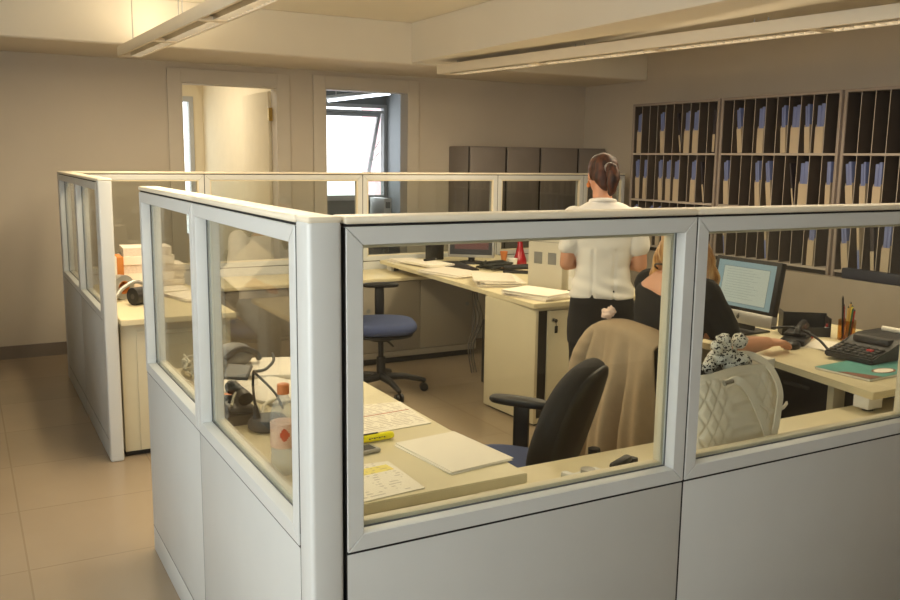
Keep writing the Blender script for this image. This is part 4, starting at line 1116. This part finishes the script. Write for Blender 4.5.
obj('strap', strap([(-.085, -.066, .262), (-.06, -.088, .275), (-.02, -.102, .235), (.03, -.110, .15), (.06, -.112, .095), (.085, -.112, .10), (.105, -.106, .17), (.122, -.092, .225), (.128, -.05, .28), (.11, .0, .31), (.075, .035, .31), (.05, .052, .265)]), M['bag'], t)
obj('strap', strap([(-.06, -.058, .268), (-.03, -.075, .258), (.02, -.088, .21), (.08, -.092, .17), (.14, -.09, .165), (.178, -.078, .175)], .009, .0025), M['bag'], t)
b = bm_(); cyl(b, (-.10, -.078, .27), (-.075, -.083, .274), .007, seg=12); cyl(b, (-.104, -.077, .269), (-.10, -.078, .27), .009, seg=12); obj('strap_buckle', b, M['chrome'], t)
t = thing('scarf', 'black and white animal-print scarf bundled in the top of the handbag', 'scarf', (1.39, .235, .945), R(4))
b = bm_(); random.seed(11)
for k in range(16): ell(b, (random.uniform(-.085, .085), random.uniform(-.024, .024), random.uniform(-.01, .085)), random.uniform(.022, .036), random.uniform(.018, .028), random.uniform(.016, .028), Euler((random.random(), random.random()*2, random.random())), 2)
me = remesh(b, .005, 4, .008, 40); link('scarf_bundle', me, M['scarf'], t, ang=0)

# ------------------------------------------------------------------ seated woman's desk
t = thing('computer_monitor', 'silver-chinned desktop screen showing a document, before the seated woman', 'monitor', (2.72, 1.385, ZD+.0005), R(-90))
# local: faces local -Y -> world -X after -90deg ; build facing local -Y
tm = Matrix.Translation((0, -.015, .112)) @ Matrix.Rotation(R(-9), 4, 'X')
b = bm_(); box(b, -.203, -.018, -.068, .203, .02, .245, .008, mx=tm); obj('screen_case', b, M['black'], t)
b = bm_(); box(b, -.204, -.020, -.069, .204, .021, -.006, .006, mx=tm); ch = obj('chin', b, M['silver'], t)
b = bm_(); ell(b, tm @ Vector((0, -.0205, -.040)), .010, .0022, .011, None, 2); ell(b, tm @ Vector((.003, -.0205, -.026)), .0035, .0015, .004, None, 2); obj('chin_logo', b, M['dkgrey'], ch)
b = bm_(); box(b, -.178, -.0192, .008, .178, -.0182, .226, mx=tm); scr = obj('screen', b, M['scr'], t, smooth=False)
b = bm_(); box(b, -.135, -.0199, .026, .145, -.0193, .198, mx=tm); obj('document', b, M['scrdoc'], scr, smooth=False)
b = bm_()
for q in ((-.139, .022, .149, .025), (-.139, .198, .149, .201), (-.139, .022, -.136, .201), (.146, .022, .149, .201)): box(b, q[0], -.0206, q[1], q[2], -.0196, q[3], mx=tm)
for i in range(12): box(b, -.115, -.0203, .185-.0125*i, .04+.07*((i*7) % 5)/5, -.02, .1862-.0125*i, mx=tm)
obj('document_lines', b, M['scrline'], scr, smooth=False)
b = bm_(); box(b, -.05, .01, .010, .05, .022, .15, .003, mx=Matrix.Rotation(R(-14), 4, 'X')); box(b, -.085, -.075, 0, .085, .095, .010, .004); obj('stand', b, M['dkgrey'], t)
t = thing('keyboard', 'keyboard before the screen under the seated woman\'s hands', 'keyboard', (2.47, 1.32, ZD+.0005), R(-88))
b = bm_(); box(b, -.2, -.06, 0, .2, .06, .014, .004); obj('case', b, M['dkgrey'], t)
b = bm_()
for i in range(14):
    for j in range(4): box(b, -.19+i*.027, -.05+j*.026, .0141, -.168+i*.027, -.029+j*.026, .019)
o = obj('keys', b, M['black'], t, smooth=False)
t = thing('computer_mouse', 'black computer mouse near the woman\'s right hand', 'mouse', (2.61, 1.0, ZD+.0005), R(-80))
b = bm_(); ell(b, (0, 0, .012), .03, .055, .024, None, 3)
for v in b.verts: v.co.z = max(v.co.z, 0)
obj('shell', b, M['black'], t)
t = thing('telephone', 'black telephone handset and cradle beside the woman\'s hand', 'telephone', (2.73, 1.08, ZD+.0005), R(30))
b = bm_(); box(b, -.09, -.055, 0, .09, .055, .03, .01); box(b, -.03, -.05, .03, .09, .05, .05, .01); obj('cradle', b, M['black'], t)
b = bm_(); tube(b, smoothpath([(-.10, -.02, .055), (-.07, -.02, .082), (.05, -.02, .09), (.11, -.02, .066)]), [.018-.006*math.sin(PI*i/18) for i in range(19)], 12); obj('handset', b, M['black'], t)
b = bm_(); tube(b, smoothpath([(2.62, 1.13, ZD+.07), (2.70, 1.06, ZD+.075), (2.72, .96, ZD+.045), (2.68, .86, ZD+.012), (2.66, .80, ZD+.006)], 8), .006, 8)
tagged('black_cable', b, M['black'], 'thick black cable running from the telephone to the calculator', 'cable')
t = thing('letter_tray', 'black open letter tray standing behind the telephone', 'tray', (2.93, 1.20, ZD+.0005), R(-38))
b = bm_(); box(b, -.11, -.05, 0, .11, .05, .006); box(b, -.11, .044, .0, .11, .05, .10); box(b, -.11, -.05, 0, -.104, .05, .115); box(b, .104, -.05, 0, .11, .05, .09); box(b, -.11, -.05, 0, .11, -.044, .045); obj('tray_body', b, M['black'], t, smooth=False)
t = thing('pen_cup', 'clear pen cup full of pens and pencils behind the calculator', 'cup', (3.00, 1.02, ZD+.0005))
b = bm_(); lathe(b, [(0, 0), (.034, 0), (.038, .004), (.040, .095), (.037, .095), (.034, .006), (0, .006)], seg=24); obj('cup_body', b, glass_mat('cup_plastic', (236, 214, 160), 1.3), t)
for k, (dx, dy, ax, ay, ln, m) in enumerate(((-.012, .01, -.16, .05, .19, 'black'), (.006, -.008, .05, -.03, .15, 'yellow'), (.014, .008, .2, .02, .16, 'pencil'), (.0, .014, .03, .1, .15, 'red'), (-.014, -.008, -.1, -.1, .15, 'pencil'), (.018, -.008, .16, -.1, .13, 'redp'), (-.004, -.016, -.03, -.12, .14, 'green'))):
    p = thing('pen', ['black pen standing highest in the pen cup', 'yellow pen in the pen cup', 'wooden pencil leaning right in the pen cup', 'thick red pen in the middle of the pen cup', 'wooden pencil leaning left in the pen cup', 'short red pen at the rim of the pen cup', 'green pen low in the pen cup'][k], 'pen', (3.00+dx, 1.02+dy, ZD+.008), 0, 'pens in the pen cup')
    b = bm_(); e = Vector((ax*ln*.8, ay*ln*.8, ln)); sc = .55 if abs(ax)+abs(ay) > .2 else 1
    e = Vector((e.x*sc, e.y*sc, e.z)); cyl(b, (0, 0, .001), e, .0045, seg=10); obj('barrel', b, M[m], p)
    b = bm_(); cyl(b, e, e*1.06, .0045, .001, seg=10); obj('tip', b, M['dkgrey'], p)
t = thing('red_eraser', 'small red rounded thing behind the telephone', 'eraser', (2.86, 1.12, ZD+.0005)); b = bm_(); box(b, -.028, -.016, 0, .028, .016, .022, .008); obj('eraser_body', b, M['redp'], t)
t = thing('glue_bottle', 'small white and red bottle by the pen cup', 'bottle', (2.99, 1.12, ZD+.0005)); b = bm_(); lathe(b, [(0, 0), (.016, 0), (.017, .035), (.008, .045), (0, .045)], seg=16); obj('bottle_body', b, M['white'], t)
b = bm_(); lathe(b, [(0, .0455), (.007, .0455), (.004, .06), (0, .06)], seg=12); obj('nozzle', b, M['redp'], t)
slab('note_paper', rect(2.80, .97, .22, .16, 20), ZD+.0006, .0016, M['paper'], 'cream note paper between the telephone and pen cup', 'paper')
t = thing('stamp_pad', 'flat black stamp pad at the foot of the pen cup', 'stamp pad', (2.98, .93, ZD+.0005), R(20)); b = bm_(); box(b, -.06, -.04, 0, .06, .04, .018, .004); obj('pad_case', b, M['black'], t)
# printing calculator
t = thing('printing_calculator', 'black printing calculator with rows of keys at the right desk edge', 'calculator', (2.72, .71, ZD+.0095), R(3))
b = bm_(); v = [(-.13, 0), (.26, 0), (.26, .085), (.08, .085), (.05, .072), (.0, .048), (-.13, .026)]
# profile in XZ (rises to the right), depth along Y
a_ = [b.verts.new((x, -.11, z)) for x, z in v]; c_ = [b.verts.new((x, .11, z)) for x, z in v]
b.faces.new(a_); b.faces.new(list(reversed(c_)))
for k in range(len(v)): b.faces.new((a_[k], c_[k], c_[(k+1) % len(v)], a_[(k+1) % len(v)]))
bmesh.ops.bevel(b, geom=b.edges[:], offset=.006, segments=2, affect='EDGES'); obj('case', b, M['black'], t)
mk = {0: M['greyp'], 1: M['redp']}
for i in range(4):
    for j in range(6):
        b = bm_(); x = -.115+i*.026; z = .028+(x+.13)*.169
        box(b, x, -.095+j*.033, z-.002, x+.019, -.071+j*.033, z+.008, .002)
        o = obj('key', b, M['redp'] if (i, j) == (2, 1) else M['dkgrey'], t)
b = bm_(); cyl(b, (.2, -.06, .096), (.2, .06, .096), .011, seg=20); obj('paper_roll', b, M['paper'], t)
b = bm_(); box(b, .02, -.08, .058, .06, .08, .083, .003, mx=None); obj('display', b, M['dkgrey'], t)
# magazine
t = thing('magazine', 'teal magazine with an oval emblem under the calculator', 'magazine', (2.72, .585, ZD+.0006), R(3))
b = bm_(); box(b, -.34, -.12, 0, .26, .12, .0085, .002); obj('pages', b, M['paper'], t)
b = bm_(); box(b, -.341, -.121, .0086, .261, .121, .0092); obj('cover', b, M['teal'], t, smooth=False)
b = bm_()
for rx, ry, z in ((.062, .034, .0093),): lathe(b, [(0, 0), (1, 0), (1, .0004), (0, .0004)], seg=32); b.transform(Matrix.Translation((-.16, -.06, z)) @ Matrix.Diagonal((rx, ry, 1, 1)))
obj('oval_border', b, M['tealdk'], t, smooth=False)
b = bm_(); lathe(b, [(0, 0), (1, 0), (1, .0004), (0, .0004)], seg=32); b.transform(Matrix.Translation((-.16, -.06, .0098)) @ Matrix.Diagonal((.052, .026, 1, 1))); obj('oval_field', b, M['paper'], t, smooth=False)
b = bm_(); quadslab(b, [(-.34, -.12), (-.26, -.12), (-.31, .0), (-.34, .02)], .0093, .0004); quadslab(b, [(.0, -.04), (.05, -.08), (.08, -.03), (.03, .0)], .0093, .0004); obj('cover_print', b, M['tealdk'], t, smooth=False)

# ------------------------------------------------------------------ far long desk
def stack(name, cx, cy, w_, d_, a, n, th, label, cat='papers', z=ZD, jit=.012, parent_group=None):
    t = thing(name, label, cat, (cx, cy, z+.0006), 0, parent_group)
    random.seed(int(cx*1000+cy*77)); zz = 0
    for k in range(n):
        h = th*random.uniform(.7, 1.3); b = bm_()
        prism(b, rect(random.uniform(-jit, jit), random.uniform(-jit, jit), w_, d_, a+random.uniform(-4, 4)), zz, zz+h-.0004)
        obj('sheaf', b, M['paper'] if k % 3 else M['paperedge'], t, smooth=False); zz += h
    return t
stack('paper_stack', 2.44, 2.73, .26, .36, 14, 5, .007, 'neat paper stack on the near end of the far long desk')
stack('paper_stack', 2.50, 3.32, .27, .40, -24, 7, .006, 'untidy paper stack second from the near end of the far long desk', jit=.03)
stack('paper_stack', 2.46, 3.84, .28, .44, 12, 4, .005, 'open folder of papers halfway along the far long desk', jit=.03)
stack('paper_stack', 2.56, 4.36, .23, .36, 4, 3, .008, 'paper stack with a dark pen on it toward the back partition', jit=.02)
stack('paper_stack', 2.50, 4.68, .2, .26, -5, 2, .006, 'papers at the far corner of the long desk', jit=.02)
t = thing('pen', 'dark thick pen lying on papers toward the back partition', 'pen', (2.60, 4.45, ZD+.036), R(20)); b = bm_(); cyl(b, (-.07, 0, 0), (.05, 0, 0), .009); obj('barrel', b, M['black'], t)
b = bm_(); cyl(b, (.05, 0, 0), (.075, 0, 0), .009, .003); obj('tip', b, M['silver'], t)
t = thing('desk_pad', 'dark writing pad before the far monitor', 'pad', (2.70, 4.22, ZD+.0005), R(78)); b = bm_(); box(b, -.26, -.10, 0, .26, .10, .012, .004); obj('pad_body', b, M['black'], t)
t = thing('desk_monitor', 'flat monitor with a dark picture on the far long desk', 'monitor', (2.93, 4.38, ZD+.0005), R(-40))
b = bm_(); mx = Matrix.Translation((0, 0, .195)) @ Matrix.Rotation(R(-6), 4, 'X'); box(b, -.185, -.02, -.15, .185, .015, .15, .006, mx=mx); obj('screen_case', b, M['silver'], t)
b = bm_(); box(b, -.168, -.0212, -.128, .168, -.0202, .134, mx=mx); scr = obj('screen', b, M['black'], t, smooth=False)
b = bm_(); box(b, -.13, -.0219, -.085, .14, -.0213, .12, mx=mx); obj('picture', b, M['scrdark'], scr, smooth=False)
b = bm_(); cyl(b, (0, .008, .008), (0, .008, .12), .026); lathe(b, [(0, 0), (.1, 0), (.095, .012), (0, .018)], seg=28); obj('stand', b, M['black'], t)
t = thing('pen_pot', 'black pen pot at the back end of the far long desk', 'pot', (2.78, 4.72, ZD+.0005))
b = bm_(); box(b, -.06, -.05, 0, .06, .05, .17, .006); obj('pot_body', b, M['black'], t)
b = bm_()
for x, y, ax in ((-.03, 0, -.1), (.0, .01, .05), (.03, -.01, .12), (.02, .02, .2)): cyl(b, (x, y, .165), (x+ax*.1, y, .25), .004, seg=8)
obj('pens', b, M['dkgrey'], t)
b = bm_(); random.seed(5)
for k in range(10):
    pts = [(2.90+random.uniform(-.12, .10), 3.95+random.uniform(-.12, .12), ZD+.01+random.uniform(0, .05)) for q in range(6)]; tube(b, smoothpath(pts, 6), .0065, 6)
tagged('cable_tangle', b, M['plant'], 'tangle of dark cables between the far monitor and the red vase', 'cables')
t = thing('small_cup', 'orange-brown cup standing left of the red vase', 'cup', (3.03, 4.06, ZD+.0005)); b = bm_(); lathe(b, [(0, 0), (.022, 0), (.018, .05), (.03, .12), (.027, .12), (.014, .05), (0, .04)], seg=20); obj('cup_body', b, M['orangeobj'], t)
t = thing('paper_cup', 'white paper cup beside the orange-brown cup', 'cup', (3.05, 3.97, ZD+.0005)); b = bm_(); lathe(b, [(0, 0), (.03, 0), (.04, .075), (.037, .075), (.028, .004), (0, .004)], seg=20); obj('cup_body', b, M['white'], t)
t = thing('vase', 'tall slim red vase with a flared foot on the far long desk', 'vase', (3.19, 4.08, ZD+.0005)); b = bm_()
lathe(b, [(0, 0), (.05, 0), (.057, .012), (.052, .05), (.034, .10), (.022, .15), (.019, .22), (.021, .30), (.017, .30), (.015, .2), (0, .19)], seg=28); obj('vase_body', b, M['red'], t, ang=60)
t = thing('stapler', 'large black stapler in front of the red vase', 'stapler', (2.94, 3.68, ZD+.0005), R(-40)); b = bm_(); box(b, -.13, -.03, 0, .13, .03, .02, .008); box(b, -.12, -.025, .028, .1, .025, .065, .014, mx=Matrix.Rotation(R(-5), 4, 'Y')); box(b, .08, -.02, .015, .12, .02, .05, .006); obj('stapler_body', b, M['black'], t)
t = thing('office_machine', 'upright beige machine with two grey grilles, left of the standing woman', 'machine', (2.735, 3.0, ZD+.0005), R(21.7))
b = bm_(); box(b, -.10, -.13, 0, .25, .13, .42, .008); obj('case', b, M['beigeplastic'], t)
for y in (.02, -.085):
    b = bm_(); box(b, -.1025, y, .16, -.099, y+.062, .235, .002); g = obj('grille', b, M['greyp'], t)
b = bm_(); box(b, -.1015, -.115, .30, -.0995, .115, .303); obj('seam', b, M['greyp'], t)
t = thing('thermos_flask', 'white upright flask with a black base beside the beige machine', 'flask', (2.74, 2.79, ZD+.0005)); b = bm_(); lathe(b, [(0, .012), (.03, .012), (.03, .09), (.0285, .092), (.03, .094), (.03, .19), (.022, .215), (.022, .25), (0, .25)], seg=24); obj('flask_body', b, M['white'], t)
b = bm_(); lathe(b, [(0, 0), (.033, 0), (.033, .0118), (0, .0118)], seg=24); obj('flask_base', b, M['black'], t)

# ------------------------------------------------------------------ left return desk
def ream_stack(cx, cy, n, h, label, w_=.21, d_=.30, a=0, jit=.008):
    t = thing('paper_ream_stack', label, 'papers', (cx, cy, ZD+.0006), 0, 'paper stacks on the left desk')
    random.seed(int(cx*999)); z = 0
    for k in range(n):
        b = bm_(); box(b, -w_/2+random.uniform(-jit, jit), -d_/2+random.uniform(-jit, jit), z, w_/2+random.uniform(-jit, jit), d_/2+random.uniform(-jit, jit), z+h-.0006, .002, mx=Matrix.Rotation(R(a+random.uniform(-3, 3)), 4, 'Z'))
        obj('ream', b, M['paper'] if k % 2 else M['paperedge'], t, smooth=False); z += h
ream_stack(.395, 4.05, 5, .052, 'tall stack of white paper on the desk beyond the entrance', .29, .21)
stack('paper_pile', .585, 4.14, .09, .2, 0, 8, .017, 'lower untidy pile of papers right of the tall white stacks', jit=.006)
stack('paper_pile', .45, 3.82, .28, .21, 3, 2, .012, 'flat white papers before the tall paper stacks', jit=.006)
stack('paper_pile', .53, 3.52, .17, .30, 14, 3, .007, 'white papers near the right front of the desk beyond the entrance', jit=.006)
t = thing('cardboard_box', 'orange-brown cardboard box beside the tall paper stack, upper of two', 'box', (.175, 3.86, ZD+.1115)); b = bm_(); box(b, -.06, -.09, 0, .05, .09, .115, .003); obj('carton', b, M['brownbox'], t)
b = bm_(); box(b, -.012, -.0905, 0.0, .012, .0905, .1155); obj('tape_strip', b, M['cap'], t)
t = thing('cardboard_box', 'orange-brown cardboard box beside the tall paper stack, lower of two', 'box', (.175, 3.86, ZD+.0006)); b = bm_(); box(b, -.065, -.1, 0, .06, .1, .11, .003); obj('carton', b, M['brownbox'], t)
t = thing('packing_tape_roll', 'silver packing tape roll standing behind the entrance end post', 'tape', (.185, 3.62, ZD+.0006), R(30))
b = bm_(); lathe(b, [(.038, -.024), (.07, -.024), (.07, .024), (.038, .024), (.038, -.024)], seg=36); b.transform(Matrix.Translation((0, 0, .0705)) @ Matrix.Rotation(R(90), 4, 'X')); obj('tape_ring', b, M['tape'], t)
b = bm_(); lathe(b, [(.034, -.024), (.0378, -.024), (.0378, .024), (.034, .024), (.034, -.024)], seg=36); b.transform(Matrix.Translation((0, 0, .0705)) @ Matrix.Rotation(R(90), 4, 'X')); obj('core', b, M['brownbox'], t)
t = thing('black_cylinder', 'black cylinder lying on the desk beyond the entrance, in front of the tape roll', 'roll', (.27, 3.42, ZD+.0006), R(-60)); b = bm_(); cyl(b, (0, -.075, .048), (0, .075, .048), .048, seg=32); obj('roll_body', b, M['black'], t)
b = bm_(); cyl(b, (0, -.0765, .048), (0, .0765, .048), .014, seg=16); obj('roll_core', b, M['dkgrey'], t)
t = thing('black_cup', 'small black upright pot beside the lying black cylinder', 'pot', (.34, 3.55, ZD+.0006)); b = bm_(); lathe(b, [(0, 0), (.034, 0), (.038, .10), (.030, .118), (0, .12)], seg=24); obj('pot_body', b, M['black'], t)
t = thing('desk_lamp_arm', 'grey curved bracket lying behind the black cylinder', 'bracket', (.2, 3.5, ZD+.0006)); b = bm_(); tube(b, smoothpath([(-.08, .0, .012), (-.02, .06, .07), (.06, .10, .10), (.12, .12, .07)]), .012, 10); obj('bracket_tube', b, M['tape'], t)

# bright room: a dark screen and a white case on a desk
t = thing('desk', 'plain desk in the bright room below its window', 'desk', (3.5, 7.9, 0)); b = bm_(); box(b, -.5, -.35, .70, .5, .35, .735, .003); obj('tabletop', b, M['cab'], t)
for x in (-.45, .45):
    for y in (-.3, .3):
        b = bm_(); box(b, x-.025, y-.025, 0, x+.025, y+.025, .70); obj('leg', b, M['greyp'], t)
t = thing('desk_monitor', 'dark monitor seen edge-on through the bright room doorway', 'monitor', (3.46, 7.75, .7355), R(70)); b = bm_(); box(b, -.2, -.03, .06, .2, .02, .42, .01); obj('screen_case', b, M['black'], t)
b = bm_(); box(b, -.02, -.01, .0, .02, .02, .08); box(b, -.1, -.08, 0, .1, .08, .012); obj('stand', b, M['black'], t)
t = thing('tower_box', 'white computer case beside the dark monitor in the bright room', 'computer', (3.66, 7.72, .7355)); b = bm_(); box(b, -.045, -.2, 0, .045, .2, .36, .004); obj('case', b, M['white'], t)
b = bm_(); box(b, -.03, -.2015, .25, .03, -.199, .32); obj('drive_bay', b, M['greyp'], t)


# ------------------------------------------------------------------ across the aisle (seen mirrored in the side panes)
t = thing('desk', 'cream desk across the aisle, mirrored in the near side pane', 'desk', (-1.25, 2.75, 0))
tabletop([(-1.7, 2.2), (-.785, 2.2), (-.785, 3.35), (-1.7, 3.35)], t, (-1.25, 2.75))
b = bm_(); box(b, -.44, .4, 0, -.41, .55, ZD-TD); box(b, .41, .4, 0, .44, .55, ZD-TD); box(b, -.44, -.5, 0, .44, -.47, ZD-TD); obj('leg_panel', b, M['bluegrey'], t)
t = thing('blue_grey_cupboard', 'blue-grey cupboard row across the aisle, mirrored in the near side pane', 'cupboard', (-1.95, 3.5, 0))
b = bm_(); box(b, -.2, -2.0, 0, .2, 1.9, 1.32, .004); obj('body', b, M['bluegrey'], t)
for k in range(5):
    b = bm_(); box(b, .2005, -1.98+.775*k, .05, .215, -1.23+.775*k, 1.30, .003); d = obj('door', b, M['bluegrey'], t)
    b = bm_(); box(b, .2155, -1.32+.775*k, .6, .228, -1.30+.775*k, .75, .002); obj('handle', b, M['greyp'], d)
for k in range(3):
    t = thing('framed_notice', ['framed notice first from the window, across the aisle', 'framed notice in the middle of three across the aisle', 'framed notice last of three across the aisle'][k], 'notice', (XL+.01, 2.6+.75*k, 1.55))
    b = bm_(); box(b, -.009, -.2, -.15, .012, .2, .15, .003); obj('frame', b, M['dkgrey'], t)
    b = bm_(); box(b, .0121, -.18, -.13, .0135, .18, .13); obj('sheet', b, M['form3'], t)
per = bpy.data.objects['person.001']
p2 = copy_tree(per); p2.location = (-1.02, 3.86, .045); p2.rotation_euler.z = PI
p2['label'] = 'seated person in a white top across the aisle, mirrored in the near side pane'
swap = {'top': 'blouse', 'hair': 'hairbr', 'trousers': 'bluegrey'}
for ch in p2.children:
    for key, mk_ in swap.items():
        if ch.name.startswith(key): ch.material_slots[0].link = 'OBJECT'; ch.material_slots[0].material = M[mk_]
c2 = copy_tree(bpy.data.objects['swivel_chair']); c2.location = (-1.02, 3.88, -.025+.025); c2.rotation_euler.z = PI
c2['label'] = 'swivel chair across the aisle under the mirrored seated person'
b = bm_(); box(b, -.14, -.1, 0, .14, .1, .004, mx=Matrix.Rotation(R(42), 4, 'Y') @ Matrix.Rotation(R(35), 4, 'X'))
tag(obj('reading_sheet', b, M['paper'], None, False, loc=(-.76, 3.36, .93)), 'sheet of paper before the person mirrored in the near side pane', 'paper')

# ------------------------------------------------------------------ output look
vs = SC.view_settings
vs.view_transform = 'Standard'; vs.look = 'None'; vs.gamma = 1.0; vs.exposure = 0.0; vs.use_curve_mapping = False
SC.cycles.max_bounces = 10; SC.cycles.transparent_max_bounces = 24; SC.cycles.glossy_bounces = 5; SC.cycles.diffuse_bounces = 5
SC.cycles.sample_clamp_indirect = 4.0
